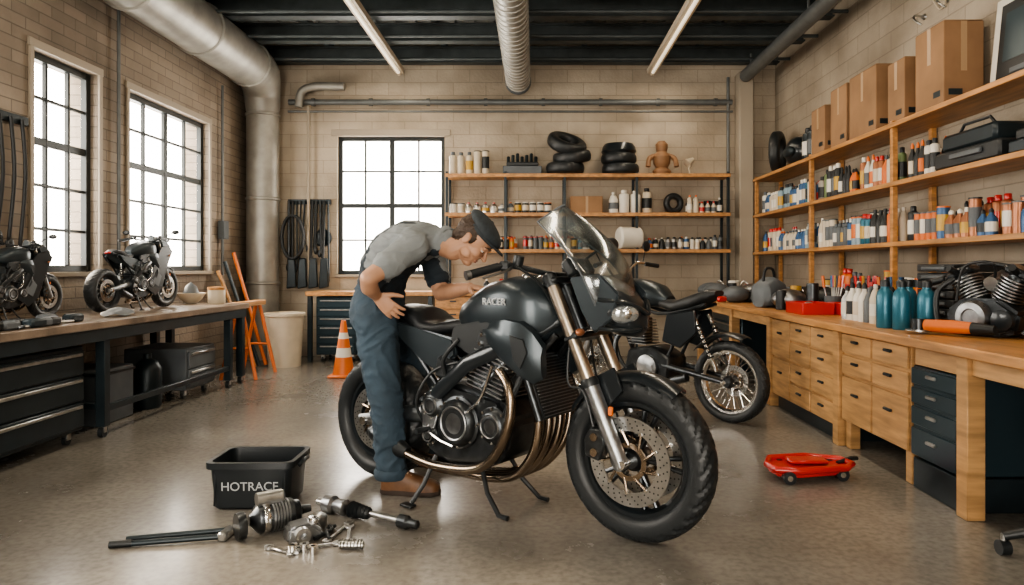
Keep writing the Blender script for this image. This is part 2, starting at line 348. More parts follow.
# ------------------------------------------------------------------ motorcycle
def wheel(b,cx,r,w,disc=True,spokes=10,cy=0,rimr=None,near=True,wire=False):
    rimr=rimr or r-.105
    n=224;k=28;rings=[]
    hw=w/2; hh=(r-rimr)/2; rc=(r+rimr)/2
    for i in range(n):
        t=2*pi*i/n; ring=[]
        for j in range(k):
            p=2*pi*j/k; rr=rc+hh*math.copysign(abs(math.cos(p))**.8,math.cos(p)); yy=hw*math.copysign(abs(math.sin(p))**.8,math.sin(p))
            ph=p if p<pi else 2*pi-p
            if .16<ph<1.25:
                side=1 if p<pi else 0
                q=((i/n)*28+ph*1.1+.5*side)%1
                if q<.3: rr-=.009*math.cos(p); yy-=.007*math.sin(p)
            ring.append((cx+rr*math.cos(t),cy+yy,r+rr*math.sin(t)))
        rings.append(ring)
    b.loft(rings,RUBBER,False,True)
    z=r
    m=CHROME if wire else BLACKG
    b.lathe([(rimr+.012,-hw*.55),(rimr+.012,-hw*.62),(rimr-.008,-hw*.60),(rimr-.022,-hw*.3),(rimr-.022,hw*.3),(rimr-.008,hw*.60),(rimr+.012,hw*.62),(rimr+.012,hw*.55)],(cx,cy,z),(0,1,0),m,64,closed=True)
    b.lathe([(.001,-.06),(.03,-.06),(.045,-.04),(.045,.04),(.03,.06),(.001,.06)],(cx,cy,z),(0,1,0),DKMETAL,24)
    if wire:
        for i in range(36):
            t=2*pi*i/36; s2=1 if i%2 else -1; t2=t+.5*(1 if (i//2)%2 else -1)
            b.tube([(cx+.04*math.cos(t2),cy+s2*.035,z+.04*math.sin(t2)),(cx+(rimr-.018)*math.cos(t),cy,z+(rimr-.018)*math.sin(t))],.0022,CHROME,5)
    else:
        for i in range(spokes):
            t=2*pi*(i//2)/(spokes/2)+(.14 if i%2 else -.14); t0=2*pi*(i//2)/(spokes/2)
            p0=V((cx+.035*math.cos(t0),cy,z+.035*math.sin(t0))); p1=V((cx+(rimr-.015)*math.cos(t),cy,z+(rimr-.015)*math.sin(t)))
            b.sweep([p0,(p0+p1)/2,p1],[.020,.014,.018],[.013,.009,.011],(0,1,0),DKMETAL,10)
    if disc:
        for sy in ((-1,1) if not wire else (-1,)):
            y0=cy+sy*(.072 if not wire else .05); R=rimr-.045 if not wire else rimr*.5
            b.lathe([(R-.055,-.0025),(R,-.0025),(R,.0025),(R-.055,.0025)],(cx,y0,z),(0,1,0),STEEL,64,closed=True)
            b.lathe([(.055,-.004),(.075,-.004),(.075,.004),(.055,.004)],(cx,y0,z),(0,1,0),BRONZE,32,closed=True)
            for i in range(9):
                t=2*pi*i/9+.2; b.tube([(cx+.065*math.cos(t),y0,z+.065*math.sin(t)),(cx+(R-.05)*math.cos(t+.25),y0,z+(R-.05)*math.sin(t+.25))],.006,BRONZE,6)
                b.cyl((cx+(R-.052)*math.cos(t+.25),y0-.005,z+(R-.052)*math.sin(t+.25)),(cx+(R-.052)*math.cos(t+.25),y0+.005,z+(R-.052)*math.sin(t+.25)),.008,CHROME,n=8)
            for i in range(30):
                for q,rr in enumerate((R-.04,R-.026,R-.012)):
                    t=2*pi*(i+q*.33)/30
                    b.cyl((cx+rr*math.cos(t),y0-.0032,z+rr*math.sin(t)),(cx+rr*math.cos(t),y0+.0032,z+rr*math.sin(t)),.0036,BLACK,n=6)

def motorcycle(name,screen=True,sport=False):
    b=B(name); XF=1.47; rf=.325; rr=.31
    wheel(b,XF,rf,.125); wheel(b,0,rr,.175,disc=True)
    top=V((1.125,0,1.03))
    for sy in (-1,1):
        y=.112*sy; lo=V((XF-.015,y,rf)); hi=V((top.x,y,top.z)); d=(hi-lo)
        b.tube([lo+d*-.02,lo+d*.1,lo+d*.42],[.03,.031,.034],ALU,16); b.tube([lo+d*.40,lo+d*1.0],.027,FORKGOLD,16)
        b.lathe([(.036,-.015),(.039,0),(.034,.02)],lo+d*.42,d,BLACK,16)
        b.lathe([(.032,-.03),(.032,.02),(.022,.03)],hi,d,DKMETAL,16)
        b.cyl(lo+V((0,-.02,0)),lo+V((0,.02,0)),.028,ALU,n=16)
        cc=lo+V((-.11,-.012*sy,.06)); b.prism([(cc.x-.045,cc.z-.05),(cc.x+.02,cc.z-.065),(cc.x+.045,cc.z-.01),(cc.x+.04,cc.z+.06),(cc.x-.02,cc.z+.065),(cc.x-.05,cc.z+.02)],cc.y-.028,cc.y+.028,DKMETAL,.006)
        for q in (-.03,.03): b.cyl((cc.x,cc.y+sy*.026,cc.z+q),(cc.x,cc.y+sy*.036,cc.z+q),.016,BRONZE,n=14)
        b.tube([cc+V((-.02,0,.06)),cc+V((-.07,.0,.2)),V((XF-.26,y,.62)),V((1.2,y*.6,.85))],.005,BLACK,6,smooth=5)
        b.box((lo.x-.035,y*1.15,rf+.20),(.02,.012,.035),ORANGE,.003)
    b.cyl((XF,-.14,rf),(XF,.14,rf),.016,CHROME,n=12)
    for z,w in ((.80,.15),(1.02,.15)):
        x=1.125+(1.03-z)*.49; b.box((x,0,z),(.075,w*2-.02,.03),DKMETAL,.01,rot=(0,-.45,0))
    b.tube([(1.23,0,.78),(1.11,0,1.04)],.03,DKMETAL,14)
    rings=[]
    for i in range(22):
        t=math.radians(56+i*92/21); R=rf+.022; ring=[]
        wsc=.075*(1-.35*abs(i/21-.55)); 
        for lay in (0,1):
            for j in range(9):
                q=(j/8*2-1) if lay==0 else 1-(j/8*2); a=q*1.25; rr2=R-(.045)*(1-math.cos(a))-(.004 if lay else 0)
                ring.append((XF+rr2*math.cos(t),wsc*math.sin(a)*1.08,rf+rr2*math.sin(t)))
        rings.append(ring)
    b.loft(rings,BLACKG)
    for sy in (-1,1): b.prism([(XF-.23,.60),(XF-.06,.69),(XF-.02,.60),(XF-.13,.48)],sy*.083-.006,sy*.083+.006,BLACKG,.003)
    for sy in (-1,1):
        b.sweep([(1.12,.05*sy,.86),(1.0,.14*sy,.78),(.72,.17*sy,.66),(.52,.16*sy,.50),(.46,.14*sy,.36)],[.018,.02,.022,.02,.02],[.03,.036,.036,.036,.036],(0,1,0),BLACKG,14)
        b.tube([(.60,.11*sy,.72),(.30,.10*sy,.80),(.12,.07*sy,.84)],.014,DKMETAL,8)
        b.tube([(.52,.12*sy,.50),(.36,.11*sy,.66),(.18,.08*sy,.80)],.013,DKMETAL,8)
        b.sweep([(.50,.11*sy,.40),(.3,.125*sy,.38),(.0,.125*sy,.315),(-.05,.125*sy,.31)],[.018,.02,.018,.014],[.045,.04,.03,.025],(0,1,0),ALU,12)
        b.cyl((0,.10*sy,rr),(0,.155*sy,rr),.022,CHROME,n=12)
        b.tube([(1.12,.06*sy,.80),(.95,.13*sy,.60),(.92,.13*sy,.42)],.016,DKMETAL,8)
        b.tube([(1.0,.14*sy,.76),(.80,.16*sy,.56)],.012,DKMETAL,8)
    b.box((.38,0,.42),(.10,.20,.09),DKMETAL,.02)
    b.tube([(.42,0,.42),(.40,0,.72)],.02,CHROME,10)
    for i in range(8): b.lathe([(.028,-.008),(.038,0),(.028,.008)],(.415-.002*i,0,.48+i*.026),(0,0,1),BLACK,14)
    b.lathe([(.05,-.004),(.1,-.004),(.1,.004),(.05,.004)],(0,.115,rr),(0,1,0),DKMETAL,30,closed=True)
    b.tube([(0,.115,rr+.1),(.5,.115,.47)],.008,BLACK,6); b.tube([(0,.115,rr-.1),(.5,.115,.36)],.008,BLACK,6)
    b.prism([(.40,.30),(.39,.44),(.47,.54),(.62,.56),(.88,.52),(.95,.42),(.92,.28),(.84,.21),(.60,.18),(.46,.22)],-.155,.155,DKMETAL,.025,seg=2)
    for (x,z,r,h) in ((.66,.39,.105,.05),(.86,.40,.07,.04),(.50,.45,.055,.035),(.48,.31,.04,.03)):
        for sy in (-1,1):
            b.lathe([(r+.012,.0),(r+.012,.014),(r,.02),(r-.005,h*.75),(r-.02,h),(r*.45,h),(r*.40,h-.008),(.001,h-.008)],(x,sy*.15,z),(0,sy,0),DKMETAL,36)
            b.lathe([(r*.62,h-.002),(r*.70,h+.004),(r*.76,h-.002)],(x,sy*.15,z),(0,sy,0),ALU,36)
            for i in range(8):
                t=2*pi*i/8; b.cyl((x+(r+.004)*math.cos(t),sy*.164,z+(r+.004)*math.sin(t)),(x+(r+.004)*math.cos(t),sy*.174,z+(r+.004)*math.sin(t)),.007,CHROME,n=6)
    b.M=Matrix.Translation(V((.80,0,.53)))@Matrix.Rotation(.28,4,'Y')
    b.box((0,0,.09),(.17,.29,.2),DKMETAL,.01)
    for i in range(9): b.box((0,0,.015+i*.02),(.205,.325,.008),ALU,.002)
    b.box((0,0,.23),(.21,.33,.08),DKMETAL,.015); b.box((0,0,.29),(.19,.31,.05),BLACKG,.02,seg=2)
    for i in range(4):
        for sy in (-1,1): b.cyl((-.07+.14*(i%2),sy*.165,.21+.04*(i//2)),(-.07+.14*(i%2),sy*.175,.21+.04*(i//2)),.009,CHROME,n=6)
    for q in (-.11,-.04,.04,.11): b.cyl((-.08,q,.22),(-.17,q,.26),.026,BLACK,n=12)
    b.M=Matrix()
    b.tube([(.93,-.17,.45),(.99,-.19,.55),(1.02,-.16,.64)],.014,BLACK,8,smooth=5)
    b.tube([(.60,-.16,.55),(.58,-.18,.66),(.66,-.16,.76)],.01,BLACK,8,smooth=5)
    b.tube([(.72,-.19,.44),(.82,-.20,.52),(.86,-.17,.66)],.008,CHROME,8,smooth=5)
    b.tube([(.44,-.14,.34),(.42,-.19,.46),(.50,-.17,.60),(.66,-.165,.66)],.007,BLACK,8,smooth=5)
    b.box((.57,-.14,.62),(.12,.05,.10),BLACK,.015,rot=(0,.2,0)); b.box((.57,.14,.62),(.12,.05,.10),BLACK,.015)
    b.M=Matrix.Translation(V((1.05,0,.58)))@Matrix.Rotation(-.38,4,'Y')
    b.box((0,0,0),(.035,.30,.28),BLACK,.006)
    for i in range(20): b.box((.02,0,-.13+i*.0135),(.006,.27,.004),ALU,.001)
    for sy in (-1,1): b.cyl((0,sy*.155,-.14),(0,sy*.155,.14),.016,DKMETAL,n=12)
    b.M=Matrix()
    for i,y in enumerate((-.11,-.04,.04,.11)):
        b.tube([(.93,y,.65),(1.01,y*1.1,.60),(1.07,y*1.1,.47),(1.04,y,.31),(.92,y*.8,.18),(.72,y*.5,.13),(.52,-.02+y*.25,.125)],[.020]*7,BRONZE,12,smooth=6)
    if not sport:
        b.tube([(.90,-.17,.64),(.97,-.195,.58),(.985,-.205,.46),(.92,-.205,.31),(.80,-.20,.215),(.58,-.195,.185),(.40,-.19,.20),(.26,-.185,.235)],[.021]*8,BRONZE,14,smooth=8)
    b.tube([(.55,-.02,.13),(.42,-.1,.16),(.34,-.16,.205)],[.04,.035,.03],BRONZE,14,smooth=5)
    b.tube([(.36,-.185,.21),(.30,-.185,.225),(.16,-.19,.275),(.13,-.19,.285)],[.028,.043,.045,.036],DKMETAL,20,smooth=3)
    b.lathe([(.022,0),(.036,0),(.036,.012),(.022,.012)],(.13,-.19,.285),(-.9,0,.3),BLACK,16,closed=True)
    b.sec([(.56,.85,.05,.035,.04),(.60,.86,.085,.06,.06),(.68,.87,.125,.10,.09),(.78,.885,.155,.135,.13),(.90,.90,.175,.145,.15),(1.0,.90,.168,.138,.15),(1.07,.895,.128,.115,.13),(1.12,.885,.075,.075,.09),(1.15,.88,.04,.04,.04)],TANKP,2.9,36)
    b.lathe([(.045,0),(.045,.008),(.038,.014),(.02,.016)],(.95,0,1.038),(.1,0,1),CHROME,24)
    for sy in (-1,1):
        rings=[]
        for (x,zt,zb,yo) in ((.80,.83,.76,.150),(.86,.86,.72,.172),(.94,.87,.67,.186),(1.02,.86,.62,.184),(1.07,.82,.60,.170),(1.11,.76,.62,.152)):
            zm=(zt+zb)/2; rings.append([(x,sy*(yo-.03),zt),(x,sy*(yo-.004),zt-.01),(x,sy*(yo+.012),zm+.02),(x,sy*(yo+.004),zb+.02),(x,sy*(yo-.012),zb),(x,sy*(yo-.035),zb+.01)])
        b.loft(rings,TANKP)
        b.prism([(.97,.80),(1.045,.785),(1.065,.73),(1.03,.66),(.99,.70)],sy*.193-.004,sy*.193+.004,BLACK,.003)
        b.prism([(.62,.82),(.84,.86),(.90,.76),(.82,.69),(.70,.70),(.60,.75)],sy*.148-.012,sy*.148+.012,BLACK,.01,seg=2)
        b.prism([(.16,.83),(.34,.80),(.60,.76),(.62,.68),(.50,.60),(.40,.64),(.26,.74)],sy*.125-.015,sy*.125+.015,TANKP,.01,seg=2)
        b.prism([(.44,.44),(.54,.42),(.50,.30),(.44,.34)],sy*.165-.006,sy*.165+.006,ALU,.003)
        b.cyl((.48,sy*.165,.34),(.48,sy*.25,.34),.013,BLACK,n=10)
        b.tube([(.50,sy*.19,.33),(.58,sy*.19,.30),(.66,sy*.20,.29)],.007,CHROME,8)
        if sport:
            b.prism([(.70,.34),(.95,.20),(1.14,.32),(1.22,.55),(1.30,.74),(1.42,.90),(1.30,1.0),(1.10,.95),(.98,.80),(.88,.58),(.76,.52)],sy*.17-.012,sy*.17+.012,BLACKG,.01,seg=2)
            b.prism([(.86,.42),(1.02,.34),(1.10,.5),(1.0,.6)],sy*.186-.004,sy*.186+.004,GREYP,.003)
    b.sec([(.60,.82,.06,.03,.04),(.54,.815,.095,.025,.05),(.46,.80,.13,.025,.05),(.38,.80,.135,.04,.05),(.34,.81,.125,.07,.05),(.28,.835,.115,.06,.04),(.20,.855,.09,.045,.03),(.17,.86,.05,.02,.02)],SEAT,2.6,24)
    b.sec([(.36,.765,.11,.04,.07),(.24,.80,.10,.03,.05),(.15,.84,.07,.025,.03),(.11,.85,.04,.015,.015)],TANKP,2.4,20)
    b.box((.105,0,.85),(.012,.09,.025),RED,.004)
    b.sec([(1.20,.99,.045,.03,.03),(1.26,.985,.070,.06,.07),(1.32,.975,.104,.075,.12),(1.38,.955,.118,.07,.14),(1.43,.925,.106,.065,.12),(1.475,.895,.074,.05,.09),(1.505,.87,.03,.025,.04)],BLACKG,2.6,28)
    for sy in (-1,1):
        b.prism([(1.22,1.04),(1.36,1.06),(1.45,.98),(1.42,.88),(1.34,.82),(1.28,.90)],sy*.112-.007,sy*.112+.007,TANKP,.006,seg=2)
        # flush swept-back lamp: dark bezel, reflector, clear lens
        R=Matrix.Rotation(sy*.88,3,'Z')@Matrix.Rotation(.25,3,'Y')
        b.sph((1.448,sy*.074,.898),(.022,.068,.050),BLACK,24,14,rot=R)
        b.sph((1.453,sy*.078,.898),(.022,.058,.040),LENS,28,16,rot=R)
        b.sph((1.466,sy*.080,.900),(.016,.022,.024),CHROME,18,12,rot=R)
        b.tube([(1.36,sy*.120,.955),(1.44,sy*.108,.950),(1.49,sy*.05,.93),(1.515,sy*.005,.90)],.009,BLACKG,8,smooth=4)
        b.tube([(1.36,sy*.118,.842),(1.43,sy*.105,.838),(1.48,sy*.06,.838),(1.50,sy*.005,.845)],.009,BLACKG,8,smooth=4)
        b.tube([(1.30,sy*.10,.84),(1.31,sy*.17,.83)],.008,BLACK,8); b.sph((1.315,sy*.185,.83),(.016,.026,.015),COPPER,12,8)
    b.box((1.19,0,1.08),(.05,.17,.08),BLACK,.012,rot=(0,-.6,0)); 
    if screen:
        n=17; vs=[];fs=[];nv=18
        for L in (0,1):
            for j in range(nv):
                v=j/(nv-1); w=.118+.045*math.sin(pi*min(1,v*1.15))-.052*v*v
                if v>.85: w*=1-((v-.85)/.15)**2*.35
                for i in range(n):
                    u=i/(n-1)*2-1
                    x=1.455-.335*v+.085*math.sin(pi*v)-.11*u*u-(.005 if L else 0); z=.965+.385*v-.035*u*u*(1+v)-(.003 if L else 0)
                    vs.append((x,u*w,z))
        q=nv*n
        for L in (0,1):
            for j in range(nv-1):
                for i in range(n-1):
                    a=L*q+j*n+i; fs.append([a,a+1,a+n+1,a+n])
        for i in range(n-1):
            fs.append([i,i+1,q+i+1,q+i]); a=(nv-1)*n+i; fs.append([a,a+1,q+a+1,q+a])
        for j in range(nv-1):
            a=j*n; fs.append([a,a+n,q+a+n,q+a]); a=j*n+n-1; fs.append([a,a+n,q+a+n,q+a])
        b.add(vs,fs,SCREEN)
        edge=[V(vs[j*n]) for j in range(nv)]+[V(vs[(nv-1)*n+i]) for i in range(1,n)]+[V(vs[j*n+n-1]) for j in range(nv-2,-1,-1)]
        b.tube(edge,.0035,GREYP,6)
    else:
        b.sec([(1.12,1.05,.05,.10,.03),(1.22,1.03,.11,.09,.04),(1.38,.99,.10,.04,.04),(1.46,.95,.03,.01,.02)],mat('tinted_screen',(.12,.14,.15),.1,coat=1),2,20)
    b.tube([(.93,-.38,1.055),(.99,-.24,1.09),(1.08,-.1,1.06),(1.10,0,1.05),(1.08,.1,1.06),(.99,.24,1.09),(.93,.38,1.055)],.012,BLACK,12,smooth=6)
    for sy in (-1,1):
        b.tube([(.925,sy*.39,1.053),(.975,sy*.27,1.084)],.018,BLACK,14); b.cyl((.918,sy*.405,1.049),(.926,sy*.388,1.053),.02,ALU,n=14)
        b.box((.985,sy*.235,1.088),(.045,.055,.04),BLACK,.008,rot=(0,0,-sy*.4))
        b.tube([(1.02,sy*.24,1.08),(1.03,sy*.30,1.065),(.995,sy*.39,1.04)],[.007,.006,.005],ALU,8,smooth=4)
        b.cyl((1.02,sy*.2,1.09),(1.03,sy*.2,1.13),.022,BLACK,n=14)
        b.tube([(1.03,sy*.23,1.09),(1.10,sy*.16,1.02),(1.12,sy*.08,.92)],.006,BLACK,6,smooth=5)
    for sy in ((1,) if screen else (-1,1)):
        b.tube([(1.02,sy*.26,1.09),(1.08,sy*.31,1.15),(1.11,sy*.36,1.18)],.006,BLACK,8,smooth=4)
        b.sph((1.12,sy*.40,1.19),(.018,.065,.035),BLACK,16,10)
    b.tube([(.52,-.16,.22),(.50,-.22,.10),(.47,-.27,.02)],.011,BLACK,8); b.box((.46,-.28,.012),(.07,.04,.012),BLACK,.003)
    b.tube([(.74,-.10,.20),(.80,-.13,.09),(.88,-.15,.015),(.93,-.15,.012)],.011,BLACK,8); b.tube([(.74,.10,.20),(.80,.13,.09),(.88,.15,.015),(.93,.15,.012)],.011,BLACK,8)
    return b
mb=motorcycle('motorcycle')
bike=mb.finish(loc=(-.78,3.65,0),rz=math.atan2(-.588,.809))
text('tank_lettering','RACER',.042,DECAL,bike,(.875,-.1765,.935),(pi/2,0,0),.003)
m2=motorcycle('sport_motorcycle',screen=False,sport=True)
bb2=m2.finish(loc=(-3.18,5.15,.752),rz=pi/2-.06,scale=.52)
o=bpy.data.objects.new('sport_motorcycle',bb2.data); bpy.context.scene.collection.objects.link(o); o.location=(-3.22,3.90,.752); o.rotation_euler=(0,0,pi/2-.05); o.scale=(.44,)*3

def scrambler(name):
    b=B(name); r=.285
    wheel(b,0,r,.10,rimr=.215,wire=True); wheel(b,1.32,.31,.085,rimr=.24,wire=True)
    for sy in (-1,1):
        lo=V((1.32,.085*sy,.31)); hi=V((1.02,.085*sy,.98)); d=hi-lo
        b.tube([lo,lo+d*.5],.026,ALU,12); b.tube([lo+d*.48,hi],.019,CHROME,12); b.lathe([(.03,0),(.034,.05),(.03,.1)],lo+d*.47,d,BLACK,12)
        b.tube([(0,.085*sy,r),(.5,.1*sy,.36)],[.018,.024],DKMETAL,10)
        b.tube([(.05,.10*sy,.36),(.24,.1*sy,.74)],.014,CHROME,10)
        for i in range(8): b.lathe([(.020,-.006),(.028,0),(.020,.006)],V((.05,.10*sy,.36))+V((.19,0,.38))*(.25+i*.08),(.19,0,.38),BLACK,12)
        b.tube([(.16,.07*sy,.82),(.55,.09*sy,.74),(1.0,.04*sy,.86)],.014,BLACK,8,smooth=4); b.tube([(.5,.09*sy,.36),(.3,.09*sy,.74)],.014,BLACK,8)
        b.tube([(1.04,.03*sy,.80),(.92,.1*sy,.4),(.7,.1*sy,.22),(.48,.1*sy,.26)],.014,BLACK,8,smooth=4)
        b.prism([(.22,.78),(.46,.74),(.50,.54),(.34,.50),(.20,.62)],sy*.11-.012,sy*.11+.012,BLACKG,.008)
        b.tube([(.92,sy*.38,1.10),(.98,sy*.2,1.12),(1.0,sy*.08,1.02),(1.0,0,1.01)],.012,CHROME,8,smooth=4)
        b.tube([(.905,sy*.40,1.097),(.95,sy*.28,1.115)],.018,BLACK,10)
        b.tube([(.96,sy*.26,1.11),(.98,sy*.32,1.22)],.005,BLACK,6); b.sph((.98,sy*.34,1.26),(.015,.05,.045),BLACK,14,8)
    b.cyl((0,-.12,r),(0,.12,r),.014,CHROME,n=10); b.cyl((1.32,-.11,.31),(1.32,.11,.31),.014,CHROME,n=10)
    b.prism([(.45,.24),(.43,.42),(.6,.5),(.82,.46),(.86,.3),(.75,.2)],-.12,.12,DKMETAL,.02)
    b.lathe([(.09,0),(.09,.03),(.06,.045),(.001,.045)],(.62,-.12,.34),(0,-1,0),ALU,24)
    b.lathe([(.09,0),(.09,.03),(.06,.045),(.001,.045)],(.62,.12,.34),(0,1,0),ALU,24)
    for i in range(9): b.box((.75+.004*i,0,.50+i*.022),(.17,.18,.008),ALU,.001)
    b.box((.77,0,.6),(.12,.13,.2),DKMETAL,.01)
    b.tube([(.85,.06,.62),(.95,.1,.5),(.86,.14,.26),(.5,.15,.24),(.36,.15,.27),(.26,.15,.30)],[.02,.02,.02,.022,.03,.03],DKMETAL,12,smooth=6)
    b.sec([(.50,.84,.06,.03,.05),(.58,.86,.12,.09,.08),(.72,.87,.145,.12,.09),(.86,.88,.14,.12,.09),(.97,.88,.09,.08,.07),(1.02,.88,.03,.03,.03)],TANKP,2.3,24)
    b.sec([(.55,.82,.09,.03,.04),(.42,.80,.12,.04,.05),(.28,.83,.12,.06,.05),(.16,.875,.11,.055,.04),(.09,.90,.06,.02,.02)],SEAT,2.6,20)
    for (cx,cz,R,a0,a1,mm,ww) in ((0,r,.345,38,112,BLACKG,.075),(1.32,.31,.35,40,140,BLACKG,.065)):
        rings=[]
        for i in range(14):
            t=math.radians(a0+i*(a1-a0)/13); ring=[]
            for lay in (0,1):
                for j in range(7):
                    q=(j/6*2-1) if lay==0 else 1-(j/6*2); ring.append((cx+(R-.03*(1-math.cos(q*1.3)))*math.cos(t),ww*math.sin(q*1.3),cz+(R-.03*(1-math.cos(q*1.3))-(.004 if lay else 0))*math.sin(t)))
            rings.append(ring)
        b.loft(rings,mm)
    b.lathe([(.02,-.07),(.07,-.05),(.09,0),(.085,.02),(.02,.03)],(1.16,0,.93),(1,0,0),CHROME,24)
    b.lathe([(.03,.02),(.075,.025),(.001,.035)],(1.16,0,.93),(1,0,0),LENS,24)
    b.box((.07,0,.86),(.03,.10,.04),RED,.01)
    b.tube([(.5,.12,.24),(.48,.2,.08),(.47,.24,.012)],.011,BLACK,8)
    return b
sb=scrambler('scrambler_motorcycle'); sb.finish(loc=(1.37,4.90,0),rz=math.atan2(.80,-.78))

# ------------------------------------------------------------------ mechanic
SKIN=mat('skin',(.46,.255,.16),.5,var=.10,scale=12,bump=.05,bscale=120)
SHIRT=mat('shirt_cotton',(.205,.222,.228),.85,var=.14,scale=10,bump=.45,bscale=28)
TROUS=mat('trouser_denim',(.032,.054,.076),.85,var=.3,scale=9,bump=.5,bscale=24)
APRON=mat('bib_overall_cloth',(.016,.025,.034),.85,var=.2,scale=9,bump=.4,bscale=25)
LEATHER=mat('boot_leather',(.14,.07,.035),.4,var=.3,scale=20)
SOLE=mat('boot_sole',(.05,.035,.028),.8)
HAIR=mat('brown_hair',(.04,.022,.012),.6,var=.3,scale=60,bump=.5,bscale=120)
CAP=mat('flat_cap_wool',(.030,.037,.042),.9,var=.25,scale=60)
EYEW=mat('eye_white',(.7,.66,.62),.25); EYED=mat('eye_dark',(.03,.02,.015),.1); LIP=mat('lips',(.36,.16,.12),.5)
def blob(b,voxel,smooth,mats,assign=None,disp=0,dscale=12,parent=None):
    ob=b.finish(parent=parent)
    m=ob.modifiers.new('r','REMESH'); m.mode='VOXEL'; m.voxel_size=voxel
    s=ob.modifiers.new('s','SMOOTH'); s.iterations=smooth; s.factor=.5
    bpy.context.view_layer.update(); dg=bpy.context.evaluated_depsgraph_get()
    me=bpy.data.meshes.new_from_object(ob.evaluated_get(dg)); ob.modifiers.clear(); ob.data=me
    me.materials.clear()
    for q in mats: me.materials.append(q)
    if disp:
        ns=[v.normal.copy() for v in me.vertices]
        for v,nn in zip(me.vertices,ns):
            p=v.co; w=noise.noise(p*4)*2.2
            # creases: sharp narrow ridges running diagonally, plus fine ones
            c1=abs(noise.noise(V((p.x*dscale*.7+p.z*4,p.y*dscale*.7,p.z*dscale*1.6+w))))
            c2=abs(noise.noise(V((p.x*dscale*1.6+5,p.y*dscale*1.6,p.z*dscale*3.0+w))))
            v.co=p+nn*(max(0,1-c1*5.5)*.9+max(0,1-c2*5)*.35-.3)*disp
    for p in me.polygons:
        p.use_smooth=True; p.material_index=assign(p.center) if assign else 0
    me.update(); return ob
man=empty('mechanic_man',(-.70,3.5,0)); man_off=V(man.location)
def local(ob): ob.location=-man_off; return ob
def limb(b,pts,rad,m,n=16):
    for i,p in enumerate(pts):
        b.sph(p,rad[i],m,n,10)
        if i: b.cyl(pts[i-1],p,rad[i-1],m,rad[i],n)
b=B('trousers')
b.sweep([(-.79,3.49,.76),(-.79,3.49,.82),(-.785,3.49,.90),(-.765,3.48,.98),(-.75,3.47,1.02)],[.10,.160,.165,.145,.13],[.09,.125,.125,.115,.10],(0.1,1,0),TROUS,24)
b.sph((-.82,3.42,.85),(.09,.085,.10),TROUS); b.sph((-.82,3.56,.85),(.09,.085,.10),TROUS)
limb(b,[V((-.775,3.40,.84)),V((-.75,3.375,.66)),V((-.715,3.355,.46)),V((-.70,3.355,.30)),V((-.69,3.36,.14))],[.108,.096,.080,.077,.074],TROUS)
limb(b,[V((-.76,3.58,.84)),V((-.70,3.68,.66)),V((-.62,3.76,.46)),V((-.61,3.80,.30)),V((-.60,3.83,.14))],[.108,.094,.078,.075,.072],TROUS)
local(blob(b,.008,5,[TROUS],disp=.010,dscale=9,parent=man))
b=B('trouser_cuffs')
for (x,y) in ((-.69,3.36),(-.60,3.83)):
    b.lathe([(.066,0),(.076,.0),(.082,.012),(.082,.034),(.076,.046),(.066,.046)],(x,y,.075),(0,0,1),TROUS,28,closed=True)
local(b.finish(parent=man,angle=60))
def shirt_assign(p):
    A=V((-.77,3.48,.90)); d=V((.22,0,.34)).normalized(); h=(p-A).dot(d); n=V((d.z,0,-d.x)); f=(p-A).dot(n)
    if p.y>3.545 and p.x>-.60 and p.z>.98: return 0
    if h<.13 and 3.29<p.y: return 1
    if f>.01 and h<.31 and 3.33<p.y<3.545: return 1
    if h>.02 and (abs(p.y-3.36)<.020 or abs(p.y-3.50)<.020) and h<.44 and p.x<-.44: return 1
    return 0
b=B('shirt')
b.sweep([(-.765,3.48,.93),(-.76,3.475,1.0),(-.74,3.465,1.08),(-.685,3.445,1.155),(-.605,3.43,1.205),(-.52,3.415,1.218),(-.46,3.40,1.212)],[.125,.148,.160,.172,.178,.14,.07],[.10,.112,.120,.125,.115,.09,.06],(0.12,1,0),SHIRT,24)
limb(b,[V((-.585,3.32,1.195)),V((-.57,3.265,1.180)),V((-.63,3.195,1.125)),V((-.668,3.15,1.09))],[.082,.074,.066,.066],SHIRT)
limb(b,[V((-.54,3.54,1.18)),V((-.53,3.585,1.16)),V((-.51,3.57,1.07)),V((-.495,3.56,1.025))],[.075,.072,.064,.063],SHIRT)
limb(b,[V((-.48,3.40,1.205)),V((-.430,3.39,1.21))],[.072,.064],SHIRT)
local(blob(b,.007,7,[SHIRT,APRON],shirt_assign,disp=.007,dscale=10,parent=man))
